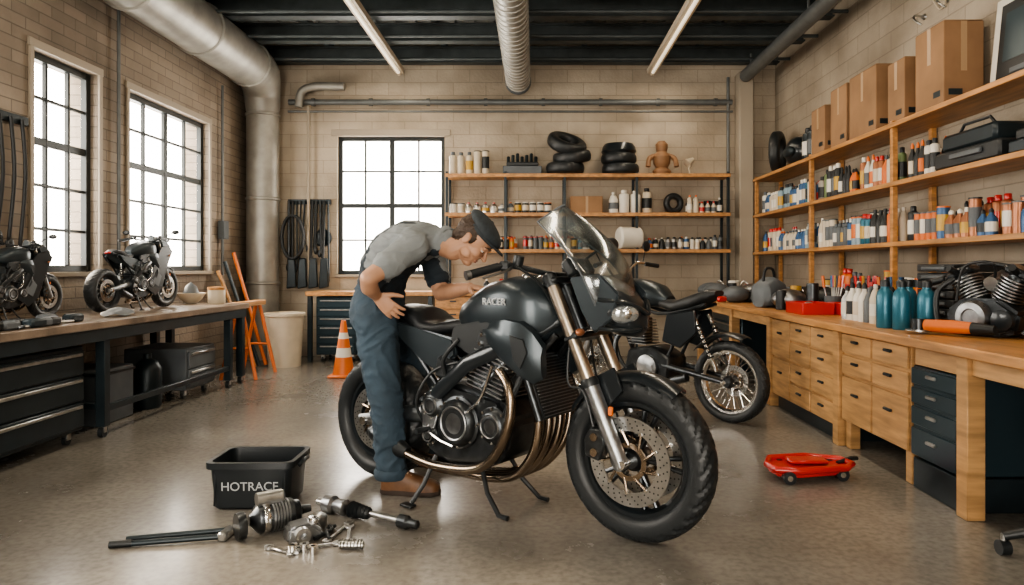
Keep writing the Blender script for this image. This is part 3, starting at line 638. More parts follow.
def hand(b,w,d,nrm,side,curl=(.3,.35,.3),spread=.05,k=1.0):
    w=V(w); d=V(d).normalized(); nrm=V(nrm); nrm=(nrm-d*nrm.dot(d)).normalized(); sd=d.cross(nrm); 
    if sd.dot(V(side))<0: sd=-sd
    b.sweep([w-d*.01,w+d*.02,w+d*.052,w+d*.084,w+d*.094],[.023,.031,.038,.039,.032],[.018,.017,.015,.012,.010],sd,SKIN,16)
    lens=[.066,.074,.068,.053]
    for i,L in enumerate(lens):
        off=.029-.0192*i; p=w+d*(.083-(.006 if i in(0,3) else 0)-(.006 if i==3 else 0))+sd*off
        dirv=(d+sd*(spread*(1.5-i))).normalized(); ang=0; pts=[p]; rad=[.0098]
        for s,(fr,rr) in enumerate(((.45,.0089),(.32,.0082),(.23,.007))):
            ang+=curl[s]; v=dirv*math.cos(ang)-nrm*math.sin(ang); p=p+v*L*fr*k; pts.append(p); rad.append(rr)
        limb(b,pts,rad,SKIN,10)
    p=w+d*.022+sd*.024-nrm*.004; pts=[p]; v=(d*.65+sd*.75-nrm*.15).normalized(); rad=[.015]
    for L,rr,tw in ((.037,.0118,0),(.028,.010,.35),(.021,.008,.3)):
        v=(v+(d-nrm*.3)*tw).normalized(); p=p+v*L; pts.append(p); rad.append(rr)
    limb(b,pts,rad,SKIN,10)
b=B('arms')
limb(b,[V((-.61,3.205,1.14)),V((-.668,3.15,1.09)),V((-.735,3.095,1.035)),V((-.745,3.15,.995)),V((-.735,3.235,.955))],[.050,.046,.039,.040,.026],SKIN)
hand(b,(-.733,3.243,.950),(.62,.14,-.62),(-.25,-1,.0),(.6,0,.7),curl=(.14,.28,.3),spread=.09)
limb(b,[V((-.505,3.575,1.09)),V((-.495,3.56,1.025)),V((-.475,3.53,.955)),V((-.41,3.465,.965)),V((-.315,3.375,.985))],[.050,.047,.041,.040,.026],SKIN)
hand(b,(-.308,3.368,.987),(.80,-.60,-.10),(.05,0,1),(-.6,-.8,0),curl=(.10,.22,.25),spread=.09)
local(blob(b,.0036,2,[SKIN],parent=man))
hf=V((.66,-.16,-.72)).normalized(); hu=V((.72,-.05,.68)); hu=(hu-hf*hu.dot(hf)).normalized(); hl=hu.cross(hf)
HM=Matrix((( hf.x,hl.x,hu.x),(hf.y,hl.y,hu.y),(hf.z,hl.z,hu.z))).to_4x4(); HC=V((-.295,3.35,1.215)); HM=Matrix.Translation(HC)@HM
b=B('head'); b.M=HM
b.sph((-.005,0,.025),(.095,.074,.092),SKIN,24,16); b.sph((.028,0,-.035),(.060,.056,.075),SKIN,20,14)
b.sph((.052,0,-.092),(.030,.028,.022),SKIN); b.sph((.0,.0,-.06),(.055,.054,.045),SKIN)
b.sph((.084,0,.020),(.014,.042,.010),SKIN); 
limb(b,[V((.086,0,.010)),V((.098,0,-.008)),V((.110,0,-.028))],[.007,.008,.011],SKIN,12)
for sy in (-1,1):
    b.sph((.100,sy*.009,-.030),(.010,.008,.007),SKIN,10,8); b.sph((.060,sy*.034,-.030),(.026,.021,.024),SKIN)
    b.sph((-.008,sy*.076,-.012),(.018,.007,.029),SKIN,14,10); b.sph((-.012,sy*.079,.004),(.014,.007,.015),SKIN,12,8)
    b.sph((.074,sy*.031,.005),(.014,.017,.008),SKIN,12,8); b.sph((.030,sy*.050,-.062),(.030,.014,.026),SKIN,12,8)
b.sph((.082,0,-.056),(.009,.020,.005),SKIN,12,8); b.sph((.080,0,-.067),(.009,.017,.006),SKIN,12,8)
b.M=Matrix(); 
limb(b,[HM@V((-.015,0,-.04)),HM@V((-.035,0,-.10)),V((-.435,3.395,1.195))],[.058,.056,.062],SKIN,18)
local(blob(b,.0034,3,[SKIN],parent=man))
b=B('face_features'); b.M=HM
for sy in (-1,1):
    b.sph((.0785,sy*.030,-.003),(.0085,.011,.006),EYEW,14,10); b.sph((.0855,sy*.030,-.004),(.003,.0045,.0045),EYED,10,8)
    b.sweep([(.088,sy*.014,.022),(.090,sy*.030,.026),(.078,sy*.046,.021)],[.003,.004,.002],[.003,.004,.002],(0,0,1),HAIR,8)
b.sph((.0865,0,-.0568),(.005,.018,.0035),LIP,12,8); b.sph((.085,0,-.0660),(.005,.015,.0042),LIP,12,8)
local(b.finish(parent=man))
b=B('hair'); b.M=HM
b.sph((-.022,0,.032),(.090,.081,.090),HAIR,24,16); b.sph((-.05,0,-.03),(.048,.060,.050),HAIR,20,12)
for sy in (-1,1): b.sph((.012,sy*.065,.010),(.018,.012,.030),HAIR,12,8)
ho=blob(b,.0045,2,[HAIR],disp=.005,dscale=30,parent=man); local(ho)
b=B('flat_cap'); b.M=HM
b.sph((.004,0,.080),(.112,.094,.044),CAP,28,14,rot=Matrix.Rotation(.16,3,'Y')); b.sph((.004,0,.056),(.098,.084,.034),CAP,28,12)
b.prism([(.06,-.080),(.10,-.072),(.142,-.046),(.158,0),(.142,.046),(.10,.072),(.06,.080)],.046,.054,CAP,.003,plane='xy',seg=2)
b.sph((.002,0,.124),(.010,.010,.005),CAP,12,8)
local(b.finish(parent=man,angle=60))
b=B('collar')
c0=V((-.43,3.39,1.21)); a=(HM@V((-.035,0,-.10))-V((-.45,3.40,1.19))).normalized()
b.lathe([(.066,-.03),(.073,-.02),(.070,.006),(.063,.010)],c0,a,SHIRT,28,closed=True); local(b.finish(parent=man,angle=70))
def boot(b,heel,ang):
    M=Matrix.Translation(V(heel))@Matrix.Rotation(ang,4,'Z'); b.M=M
    prof=[(-.062,.018,.05),(-.055,.030,.085),(-.03,.038,.115),(.02,.040,.115),(.06,.042,.088),(.11,.048,.068),(.16,.050,.056),(.20,.042,.045),(.222,.022,.025)]
    rings=[]
    for x,w,h in prof:
        r=[]
        for k in range(20):
            t=2*pi*k/20; c=math.cos(t); s=math.sin(t); r.append((x,w*math.copysign(abs(c)**.8,c),.022+ (h*abs(s)**.75 if s>0 else 0)))
        rings.append(r)
    b.loft(rings,LEATHER)
    out=[(-.068,-.012),(-.05,-.034),(.0,-.04),(.06,-.042),(.13,-.052),(.19,-.046),(.225,-.02),(.225,.02),(.19,.046),(.13,.052),(.06,.042),(0,.04),(-.05,.034),(-.068,.012)]
    b.prism(out,.0,.024,SOLE,.003,plane='xy')
    b.cyl((-.012,0,.09),(-.012,0,.17),.05,LEATHER,.056,n=18)
    for i in range(5): b.tube([(.035+i*.018,-.022,.122-i*.010),(.035+i*.018,.022,.122-i*.010)],.0028,CREAM,6)
    b.M=Matrix()
b=B('boots'); boot(b,(-.675,3.36,0),-.12); boot(b,(-.60,3.83,0),-.05); local(b.finish(parent=man,angle=50))

# ------------------------------------------------------------------ left bench
b=B('workbench')
b.bb(XL+.02,-2.70,1.6,6.62,.70,.75,BENCHTOP,.006); b.bb(-2.76,-2.72,1.6,6.6,.62,.70,STEEL_DK); b.bb(-3.44,-3.40,1.6,6.6,.62,.70,STEEL_DK)
for y in (1.7,4.47,6.30,6.56):
    for x in (-2.76,-3.42): b.bb(x-.03,x+.03,y-.03,y+.03,.07,.70,STEEL_DK); b.cyl((x-.015,y,.035),(x+.015,y,.035),.035,BLACK,n=14); b.bb(x-.02,x+.02,y-.015,y+.015,.03,.08,STEEL)
b.bb(-3.42,-2.76,4.45,4.49,.18,.22,STEEL_DK); b.bb(-2.78,-2.74,4.5,6.3,.16,.20,STEEL_DK)
b.finish()
def tool_chest(name,x0,x1,y0,y1,z0,z1,nd,m,face='x+'):
    b=B(name); b.bb(x0,x1,y0,y1,z0,z1,m,.008)
    h=(z1-z0-.04)/nd
    for i in range(nd):
        za=z0+.02+i*h+.006; zb=z0+.02+(i+1)*h-.006
        if face=='x+': b.bb(x1,x1+.018,y0+.02,y1-.02,za,zb,m,.004); b.bb(x1+.018,x1+.032,y0+.05,y1-.05,zb-.034,zb-.014,STEEL,.003)
        elif face=='x-': b.bb(x0-.018,x0,y0+.02,y1-.02,za,zb,m,.004); b.bb(x0-.03,x0-.018,y0+.05,y1-.05,zb-.028,zb-.012,STEEL,.003)
        else: b.bb(x0+.02,x1-.02,y0-.018,y0,za,zb,m,.004); b.bb(x0+.05,x1-.05,y0-.03,y0-.018,zb-.028,zb-.012,STEEL,.003)
    for x in (x0+.06,x1-.06):
        for y in (y0+.07,y1-.07): b.cyl((x-.012,y,.03),(x+.012,y,.03),.03,BLACK,n=12); b.bb(x-.02,x+.02,y-.02,y+.02,.03,z0,STEEL)
    return b.finish()
tool_chest('rolling_tool_chest',-3.35,-2.80,3.1,4.34,.08,.60,3,STEEL_DK)
tool_chest('rolling_tool_chest',-3.35,-2.84,5.70,6.20,.08,.42,2,GREYP)
b=B('storage_crate')
b.bb(-3.35,-2.95,4.75,5.15,.0,.38,GREYP,.01); b.bb(-3.36,-2.94,4.74,5.16,.34,.36,BLACK,.003); b.finish()
b=B('gas_canister'); b.lathe([(.001,0),(.09,0),(.1,.02),(.1,.3),(.07,.36),(.03,.38),(.03,.42),(.001,.42)],(-3.0,5.42,0),(0,0,1),STEEL_DK,24); b.finish()
b=B('tool_clutter'); random.seed(3)
for i in range(34):
    y=random.uniform(2.9,4.5); x=random.uniform(-2.96,-2.76); a=random.uniform(0,pi); L=random.uniform(.06,.13)
    b.tube([(x-.3*L*math.cos(a),y-L*math.sin(a),.762),(x+.3*L*math.cos(a),y+L*math.sin(a),.762)],.009,random.choice([STEEL,BLACK,DKMETAL,BLACK]),8)
    if i%3==0: b.box((x,y+.1,.775),(.07,.12,.05),random.choice([BLACK,STEEL_DK,GREYP]),.012)
b.finish()
b=B('shop_rag'); rings=[]
for i in range(12):
    r=[]
    for k in range(20):
        t=2*pi*k/20; R=.10*(i/11)+.001; r.append((-2.86+R*math.cos(t)*.9,4.80+R*math.sin(t)*1.4,.754+.05*(1-i/11)**.6+.014*math.sin(5*t+i*.6)*(i/11)*.6+.01))
    rings.append(r)
b.loft(rings,GREYP,False); b.finish()
b=B('storage_jar'); 
b.lathe([(.001,0),(.07,0),(.075,.01),(.075,.13),(.07,.14),(.001,.14)],(-2.92,6.42,.75),(0,0,1),CREAM,24); b.lathe([(.078,.13),(.078,.155),(.001,.16)],(-2.92,6.42,.75),(0,0,1),WOOD,24); b.finish()
b=B('mixing_bowl'); b.lathe([(.04,0),(.09,.04),(.13,.10),(.125,.10),(.085,.045),(.03,.01)],(-3.17,6.45,.75),(0,0,1),CREAM,24,closed=True); b.lathe([(.07,.1),(.05,.16),(.001,.20)],(-3.17,6.45,.75),(0,0,1),GREYP,20); b.finish()
b=B('hanging_tools'); b.bb(XL+.0,XL+.03,4.35,4.80,2.05,2.11,STEEL_DK)
for i in range(4):
    y=4.42+i*.1; b.tube([(XL+.04,y,2.08),(XL+.05,y+.02,1.7),(XL+.04,y-.02,1.35-.05*i)],.012,BLACK,8,smooth=4); b.sph((XL+.05,y-.02,1.33-.05*i),(.02,.03,.05),BLACK)
b.finish()
b=B('folding_sawhorse')
for dy in (-.22,.22):
    for dx in (-1,1): b.tube([(-2.86+dx*.02,7.0+dy,.70),(-2.86+dx*.17,7.0+dy*1.15,.0)],.018,ORANGE,8)
    b.tube([(-2.86-.10,7.0+dy*1.08,.3),(-2.86+.10,7.0+dy*1.08,.3)],.012,ORANGE,8)
b.box((-2.86,7.0,.725),(.10,.62,.05),WOOD,.006); b.finish()
b=B('leaning_timber')
for i,(x,y) in enumerate(((-3.36,7.5),(-3.34,7.62),(-3.30,7.75))):
    b.tube([(x+.36,y-.05*i,0.02),(x-.06,y+.05,1.05+.1*i)],.02,[WOOD,STEEL_DK,ORANGE][i],8)
b.finish()
b=B('waste_bin'); b.lathe([(.001,0),(.17,0),(.205,.55),(.22,.555),(.22,.585),(.20,.59),(.195,.57),(.16,.02),(.001,.02)],(-2.76,7.72,0),(0,0,1),CREAM,32); b.finish()
b=B('traffic_cone'); x,y=-1.90,6.95
b.box((x,y,.015),(.26,.26,.03),ORANGE,.01)
def cr(z): return .105-(z-.03)*.155
for z0,z1,m in ((.03,.20,ORANGE),(.20,.29,WHITEP),(.29,.38,ORANGE),(.38,.44,WHITEP),(.44,.56,ORANGE)): b.cyl((x,y,z0),(x,y,z1),cr(z0),m,cr(z1),24)
b.finish()
b=B('hanging_tool_rack'); b.bb(-3.02,-2.50,8.55,8.60,1.86,1.92,STEEL_DK)
random.seed(5)
for i in range(11):
    x=-3.0+i*.048; L=random.uniform(.5,1.0); b.tube([(x,8.53,1.9),(x+random.uniform(-.02,.02),8.50,1.9-L)],random.uniform(.008,.02),random.choice([BLACK,STEEL_DK,DKMETAL]),8); b.sph((x,8.50,1.9-L),(.025,.02,.05),BLACK,10,8)
for i in range(4): b.prism([(-2.98+i*.13,1.2),(-2.9+i*.13,1.2),(-2.88+i*.13,.85),(-3.0+i*.13,.83)],8.44,8.48,STEEL_DK,.01)
b.finish()
b=B('hanging_hose'); 
for q in range(3): b.tube([(-2.9+.13*math.cos(t*pi/12),8.40-.02*q,1.45+.26*math.sin(t*pi/12)) for t in range(24)],.016,BLACK,8,closed=True)
b.finish()
b=B('dial_gauge'); b.lathe([(.001,0),(.10,0),(.11,.02),(.10,.04),(.085,.03),(.001,.03)],(-2.60,8.6,1.45),(0,-1,0),STEEL_DK,32); b.finish()

# ------------------------------------------------------------------ back benches & shelves
b=B('back_workbench'); b.bb(-2.62,.9,7.98,8.58,.76,.81,WOOD,.006)
for x in (-2.58,-1.98,-1.2,-.2,.86):
    for y in (8.03,8.53): b.bb(x-.025,x+.025,y-.025,y+.025,0,.76,STEEL_DK)
b.finish()
tool_chest('tool_cabinet',-2.52,-2.05,8.06,8.5,.08,.75,6,TOOLBLUE,'y-')
def drawer_unit(b,x0,x1,y0,y1,z0,z1,cols,rows,m,face,knob,gap=.008):
    b.bb(x0,x1,y0,y1,z0,z1,m,.004)
    u0,u1=(y0,y1) if face=='x-' else (x0,x1)
    for i in range(cols):
        a0=u0+(u1-u0)*i/cols+gap; a1=u0+(u1-u0)*(i+1)/cols-gap; rs=rows[i] if isinstance(rows,list) else [1]*rows
        tot=sum(rs); z=z1
        for h in rs:
            zb=z-gap; z=z-(z1-z0)*h/tot; za=z+gap
            if face=='x-':
                b.bb(x0-.016,x0,a0,a1,za,zb,m,.004); b.box((x0-.024,(a0+a1)/2,zb-(zb-za)*.35),(.016,.075,.016),knob,.004)
            else:
                b.bb(a0,a1,y0-.016,y0,za,zb,m,.004); b.box(((a0+a1)/2,y0-.024,zb-(zb-za)*.35),(.075,.016,.016),knob,.004)
b=B('wooden_drawer_unit'); drawer_unit(b,-1.15,-.3,8.03,8.5,.3,.755,2,3,WOOD,'y-',STEEL_DK); b.bb(-1.15,-.3,8.05,8.5,0,.3,STEEL_DK,.003); b.finish()
SZ=(1.30,1.73,2.19)
b=B('shelving_unit')
for z in SZ: b.bb(-1.06,2.30,8.24,8.58,z-.035,z,WOOD,.004); b.bb(-1.06,2.30,8.225,8.24,z-.04,z+.002,WOOD,.002)
for x in (-1.04,-.35,.35,1.2,2.28):
    for y in (8.26,8.56): b.bb(x-.015,x+.015,y-.015,y+.015,.81 if x<.9 else 0,2.22,STEEL_DK,.002)
b.finish()
def bottle(b,x,y,z,r,h,m,cap,kind):
    lab=random.choice([WHITEP,CREAM,GREYP,YEL,cap,cap,m])
    if kind=='can':
        b.lathe([(.001,0),(r*.95,0),(r,.004),(r,h*.78),(r*.92,h*.82),(r*.5,h*.86)],(x,y,z),(0,0,1),m,14); b.lathe([(r*.5,h*.84),(r*.55,h*.86),(r*.55,h*.98),(r*.45,h),(.001,h)],(x,y,z),(0,0,1),cap,12)
        if lab is not m: b.lathe([(r+.0015,h*.2),(r+.0015,h*.6)],(x,y,z),(0,0,1),lab,14)
    elif kind=='tin': b.lathe([(.001,0),(r,0),(r,h),(r*.9,h),(r*.88,h-.006),(.001,h-.006)],(x,y,z),(0,0,1),m,16); b.lathe([(r+.003,h-.01),(r+.003,h),(r,h)],(x,y,z),(0,0,1),cap,16); b.lathe([(r+.0015,h*.25),(r+.0015,h*.75)],(x,y,z),(0,0,1),lab,16)
    elif kind=='jug':
        b.lathe([(.001,0),(r,0),(r*1.02,h*.1),(r,h*.62),(r*.6,h*.82),(r*.3,h*.88),(r*.3,h*.92)],(x,y,z),(0,0,1),m,16); b.lathe([(r*.36,h*.9),(r*.36,h),(.001,h)],(x,y,z),(0,0,1),cap,12)
        if lab is not m: b.lathe([(r*1.03,h*.2),(r*1.02,h*.5)],(x,y,z),(0,0,1),lab,16)
    else: b.lathe([(.001,0),(r,0),(r,h*.6),(r*.4,h*.78),(r*.35,h*.86)],(x,y,z),(0,0,1),m,14); b.lathe([(r*.42,h*.84),(r*.42,h*.93),(r*.15,h),(.001,h)],(x,y,z),(0,0,1),cap,10); b.lathe([(r+.0015,h*.15),(r+.0015,h*.5)],(x,y,z),(0,0,1),lab,14)
PAL=[WHITEP,CREAM,TEAL,BLUE,GREYP,BLACK,BLACK,ORANGE]
def row(name,axis,a0,a1,fixed,z,r=.03,h=(.12,.2),pal=PAL,kinds=('can','tin','jug','btl'),rows=2,dir=1,fill=.96,seed=1):
    random.seed(seed); b=B(name); cnt=0
    for k in range(rows):
        a=a0+r
        while a<a1-r:
            if cnt<=0: m=random.choice(pal);c=random.choice([WHITEP,BLACK,RED,ORANGE,GREYP,BLACK]);kd=random.choice(kinds);hh=random.uniform(*h);cnt=random.choice([1,1,2,2,3,4]);r2=r*random.uniform(.75,1.0)
            rr=r2; f=fixed+dir*k*(2.3*r)+random.uniform(-.006,.006)
            if random.random()<fill:
                if axis=='x': bottle(b,a,f,z,rr,hh*random.uniform(.98,1.02),m,c,kd)
                else: bottle(b,f,a,z,rr,hh*random.uniform(.98,1.02),m,c,kd)
            a+=2.06*rr+.004+(r-rr)*.3; cnt-=1
    return b.finish()
row('spray_can_row','x',-1.03,-.45,8.32,SZ[2],.055,(.24,.30),[WHITEP,CREAM,GREYP],('tin','can'),1,1,1,11)
row('bottle_row','x',-1.02,-.2,8.30,SZ[0],.036,(.13,.17),PAL,seed=12)
row('bottle_row','x',-.15,.9,8.30,SZ[0],.034,(.12,.17),[CREAM,WHITEP,GREYP,TEAL,BLACK],seed=13)
row('jar_row','x',-1.02,.25,8.32,SZ[1],.05,(.10,.17),[WHITEP,GREYP,STEEL,BLACK],('tin','jug'),seed=14,rows=1)
row('canister_row','x',.86,1.5,8.34,SZ[1],.075,(.24,.31),[WHITEP,CREAM],('jug','can'),1,seed=15)
row('bottle_row','x',1.33,2.25,8.32,SZ[0],.036,(.12,.18),[GREYP,BLACK,BLUE,WHITEP,STEEL],seed=16)
row('jar_row','x',1.8,2.25,8.32,SZ[1],.04,(.13,.22),[GREYP,BLACK,CREAM],seed=17)
row('bottle_row','x',-.6,.88,8.12,.81,.04,(.12,.2),[GREYP,BLACK,STEEL,WHITEP,ORANGE],seed=18,fill=.8,rows=1)
def tyre(b,c,R,r,axis,m=RUBBER):
    prof=[(R+r*math.copysign(abs(math.cos(t))**.8,math.cos(t)),r*1.2*math.copysign(abs(math.sin(t))**.8,math.sin(t))) for t in [2*pi*i/16 for i in range(16)]]
    b.lathe(prof,c,axis,m,40,closed=True)
b=B('tyre_stack'); 
tyre(b,(.36,8.35,SZ[2]+.075),.17,.058,(0,0,1)); tyre(b,(.44,8.35,SZ[2]+.21),.17,.06,(-.12,-.15,1)); tyre(b,(.38,8.34,SZ[2]+.37),.18,.062,(.35,-.55,1)); b.finish()
b=B('helmet_stack')
tyre(b,(1.02,8.36,SZ[2]+.066),.17,.052,(0,0,1)); tyre(b,(1.0,8.36,SZ[2]+.19),.16,.052,(0,0,1)); b.lathe([(.001,0),(.19,0),(.21,.03),(.20,.08),(.17,.12),(.001,.13)],(1.0,8.36,SZ[2]+.245),(0,0,1),BLACKG,28); b.finish()
b=B('open_crate_of_parts'); z=SZ[2]
b.bb(-.38,.08,8.28,8.52,z,z+.10,GREYP,.006); b.bb(-.34,.04,8.30,8.50,z+.10,z+.15,BLACK,.01)
for i in range(7): b.cyl((-.32+i*.055,8.38,z+.15),(-.32+i*.055,8.42,z+.22+.02*(i%3)),.02,STEEL_DK,n=10)
b.finish()
WD2=mat('carved_wood',(.24,.13,.065),.6,var=.2)
b=B('carved_wood_figure'); z=SZ[2]; x=1.52
b.lathe([(.001,0),(.10,0),(.11,.05),(.07,.09),(.10,.14),(.11,.22),(.06,.28),(.07,.32),(.075,.37),(.04,.41),(.001,.415)],(x,8.4,z),(0,0,1),WD2,20)
for sx in(-1,1): b.tube([(x+sx*.07,8.4,z+.24),(x+sx*.15,8.38,z+.20),(x+sx*.17,8.36,z+.10)],.03,WD2,8,smooth=4)
b.finish()
b=B('desk_lamp'); b.cyl((1.86,8.4,SZ[2]),(1.86,8.4,SZ[2]+.02),.06,CREAM,n=20); b.tube([(1.86,8.4,SZ[2]+.02),(1.84,8.4,SZ[2]+.12),(1.90,8.4,SZ[2]+.20)],.01,CREAM,8); b.cyl((1.90,8.4,SZ[2]+.20),(1.82,8.38,SZ[2]+.14),.02,CREAM,.06,20); b.finish()
b=B('wooden_crate'); z=SZ[1]; b.bb(.42,.80,8.28,8.52,z,z+.20,CARD,.004); b.bb(.60,.63,8.275,8.28,z,z+.20,TAPE,0); b.finish()
b=B('spare_tyre'); tyre(b,(1.66,8.40,SZ[1]+.125),.09,.035,(.25,-1,0)); b.finish()
b=B('air_filter_drum'); b.lathe([(.02,0),(.11,0),(.13,.02),(.13,.26),(.11,.28),(.02,.28)],(.98,8.25,SZ[0]+.135),(1,.25,.0),WHITEP,28); b.finish()

# ------------------------------------------------------------------ right bench
b=B('wooden_workbench')
b.bb(1.80,XR-.01,1.2,8.0,.70,.745,WOOD,.006)
for y in (1.3,3.02,4.29,5.53,6.6,7.9):
    b.bb(1.84,1.92,y-.04,y+.04,0,.70,PLY,.004); b.bb(2.82,2.9,y-.04,y+.04,0,.70,PLY,.004)
b.bb(1.86,1.90,1.34,2.98,.62,.70,PLY); b.bb(1.86,1.9,5.57,7.86,.62,.70,PLY)
b.bb(2.80,2.84,1.3,7.9,.1,.70,STEEL_DK,0)
b.finish()
b=B('wooden_drawer_cabinet'); drawer_unit(b,1.87,2.75,4.34,5.48,.10,.695,3,[[1,1,1,1],[1,1,1,1],[2,2]],PLY,'x-',STEEL_DK); b.bb(1.9,2.7,4.36,5.46,0,.10,STEEL_DK,0); b.finish()
b=B('wooden_drawer_cabinet'); drawer_unit(b,1.87,2.75,3.48,4.24,.16,.695,2,[[1,1,2.2],[1,1,2.2]],PLY,'x-',STEEL_DK)
for y in(3.52,4.2): b.bb(1.88,1.94,y-.03,y+.03,0,.16,PLY)
for y in(3.52,4.2): b.bb(2.68,2.74,y-.03,y+.03,0,.16,PLY)
b.finish()
b=B('steel_drawer_cabinet'); 
drawer_unit(b,1.87,2.75,3.075,3.46,.16,.60,1,[[1,1,1.1,1.6]],TOOLBLUE,'x-',STEEL); b.bb(1.875,2.75,3.08,3.455,.605,.695,PLY,.003)
b.bb(1.87,2.75,3.075,3.46,.0,.15,STEEL_DK,.004); b.finish()
tool_chest('tool_cabinet',1.98,2.7,6.70,7.75,.08,.66,5,TOOLBLUE,'x-')
RZ=(1.27,1.71,2.14)
b=B('storage_shelving')
for z in RZ: b.bb(2.60,XR-.005,1.6,8.36,z-.035,z,WOOD,.004)
for y in (1.65,3.2,5.14,6.67,8.32):
    b.bb(2.615,2.655,y-.02,y+.02,.745,2.16,WOOD,.003); b.bb(XR-.05,XR-.01,y-.02,y+.02,.745,2.16,WOOD,.003)
b.finish()
WARM=[ORANGE,CREAM,WHITEP,COPPER,GREYP,COPPER,BLUE,BLACK]
COOL=[WHITEP,BLUE,TEAL,GREYP,BLACK,PALEB,CREAM,BLUE]
row('spray_can_row','y',6.75,8.25,2.69,RZ[1],.042,(.2,.27),COOL,('can','jug'),seed=31)
row('spray_can_row','y',5.25,6.6,2.69,RZ[1],.038,(.20,.30),WARM+[GREEN,TEAL,BLACK],('can','btl'),seed=32)
row('spray_can_row','y',4.68,5.08,2.69,RZ[1],.036,(.18,.26),WARM,('can','btl'),seed=33)
row('bottle_row','y',6.75,8.25,2.69,RZ[0],.042,(.18,.26),COOL,('tin','jug','can'),seed=34)
row('bottle_row','y',5.25,6.6,2.69,RZ[0],.040,(.2,.28),COOL+[ORANGE],('can','jug','tin'),seed=35)
row('bottle_row','y',3.3,5.08,2.69,RZ[0],.040,(.16,.25),[ORANGE,WHITEP,COPPER,BLUE,BLACK,CREAM,COPPER] ,('tin','can','btl'),seed=36)
row('bottle_row','y',1.8,3.1,2.69,RZ[0],.045,(.17,.24),WARM,('tin','can','btl'),seed=37)
row('bottle_row','y',4.6,6.6,2.72,.745,.05,(.2,.34),[BLACK,YEL,GREYP,ORANGE,STEEL_DK,TEAL],('tin','can','btl'),rows=1,seed=38)
row('spray_bottle_row','y',4.1,4.75,2.06,.745,.042,(.20,.25),[WHITEP,CREAM,STEEL,GREYP],('btl','jug'),rows=2,seed=39)
b=B('steel_flask_row')
for i,(x,y) in enumerate(((1.96,3.92),(1.99,3.80),(2.07,3.70),(2.08,3.90))):
    b.lathe([(.001,0),(.043,0),(.046,.006),(.046,.175),(.038,.205),(.022,.222),(.022,.235)],(x,y,.745),(0,0,1),TEAL,24); b.lathe([(.026,.232),(.026,.262),(.018,.27),(.001,.27)],(x,y,.745),(0,0,1),BLACK,18)
b.finish()
def carton(name,x0,x1,y0,y1,z0,h):
    b=B(name); b.bb(x0,x1,y0,y1,z0,z0+h,CARD,.004)
    b.bb(x0-.0015,x0,(y0+y1)/2-.02,(y0+y1)/2+.02,z0+h*.55,z0+h-.002,TAPE,0); b.bb(x0+.01,x1-.01,(y0+y1)/2-.02,(y0+y1)/2+.02,z0+h,z0+h+.0015,TAPE,0)
    b.bb((x0+x1)/2-.02,(x0+x1)/2+.02,y0-.0015,y0,z0+h*.4,z0+h-.002,TAPE,0); b.bb(x0+.03,x0+.12,y0-.0015,y0,z0+.06,z0+.10,STEEL_DK,0)
    b.bb(x0-.0015,x0,y0+.04,y0+.12,z0+.06,z0+.10,STEEL_DK,0)
    b.box(((x0+x1)/2,y0+(y1-y0)*.25,z0+h+.004),(x1-x0-.01,(y1-y0)*.48,.004),CARD,.001); b.box(((x0+x1)/2,y0+(y1-y0)*.75,z0+h+.004),(x1-x0-.01,(y1-y0)*.48,.004),CARD,.001)
    return b.finish()
z=RZ[2]
carton('cardboard_box',2.63,2.90,6.36,6.66,z,.42); carton('cardboard_box',2.66,2.92,5.98,6.30,z,.52); carton('cardboard_box',2.64,2.90,5.42,5.88,z,.52)
carton('cardboard_box',2.66,2.90,5.04,5.28,z,.46); carton('cardboard_box',2.64,2.90,4.52,4.86,z,.54)
b=B('framed_poster'); b.M=Matrix.Translation(V((2.84,4.06,z)))@Matrix.Rotation(.10,4,'Y'); b.box((0,0,.30),(.025,.62,.60),WHITEP,.004); b.box((-.0135,0,.31),(.003,.50,.48),BLACK,0); b.box((-.016,.02,.34),(.003,.36,.30),TOOLBLUE,0); b.box((-.016,0,.12),(.003,.25,.03),GREYP,0); b.M=Matrix(); b.finish()
b=B('black_helmet'); b.sph((2.78,7.35,z+.16),(.15,.17,.16),BLACKG,24,14); b.sph((2.66,7.33,z+.15),(.05,.13,.06),STEEL_DK,18,10); b.finish()
b=B('spare_tyre'); tyre(b,(2.74,7.90,z+.245),.19,.05,(1,-.6,0.0)); b.finish()
row('canister_row','y',6.72,7.1,2.74,z,.065,(.28,.38),[BLACK,WHITEP,STEEL_DK],('jug','can'),rows=1,seed=44)
b=B('equipment_case'); z=RZ[1]
b.bb(2.62,2.92,3.95,4.6,z,z+.11,BLACK,.015); b.bb(2.64,2.9,4.02,4.55,z+.11,z+.22,STEEL_DK,.02); b.bb(2.60,2.62,4.1,4.4,z+.05,z+.08,GREYP,.004); b.tube([(2.7,4.1,z+.22),(2.7,4.15,z+.27),(2.7,4.4,z+.27),(2.7,4.45,z+.22)],.01,BLACK,8); b.finish()
b=B('equipment_case'); b.bb(2.62,2.92,3.25,3.88,z,z+.07,STEEL_DK,.01); b.bb(2.64,2.92,3.3,3.85,z+.07,z+.13,BLACK,.01); b.bb(2.66,2.9,3.35,3.8,z+.13,z+.19,GREYP,.01); b.bb(2.7,2.9,3.4,3.7,z+.19,z+.24,BLACK,.01); b.finish()
b=B('equipment_case'); b.bb(2.62,2.92,2.2,3.1,z,z+.2,BLACK,.02); b.finish()
b=B('red_parts_tray')
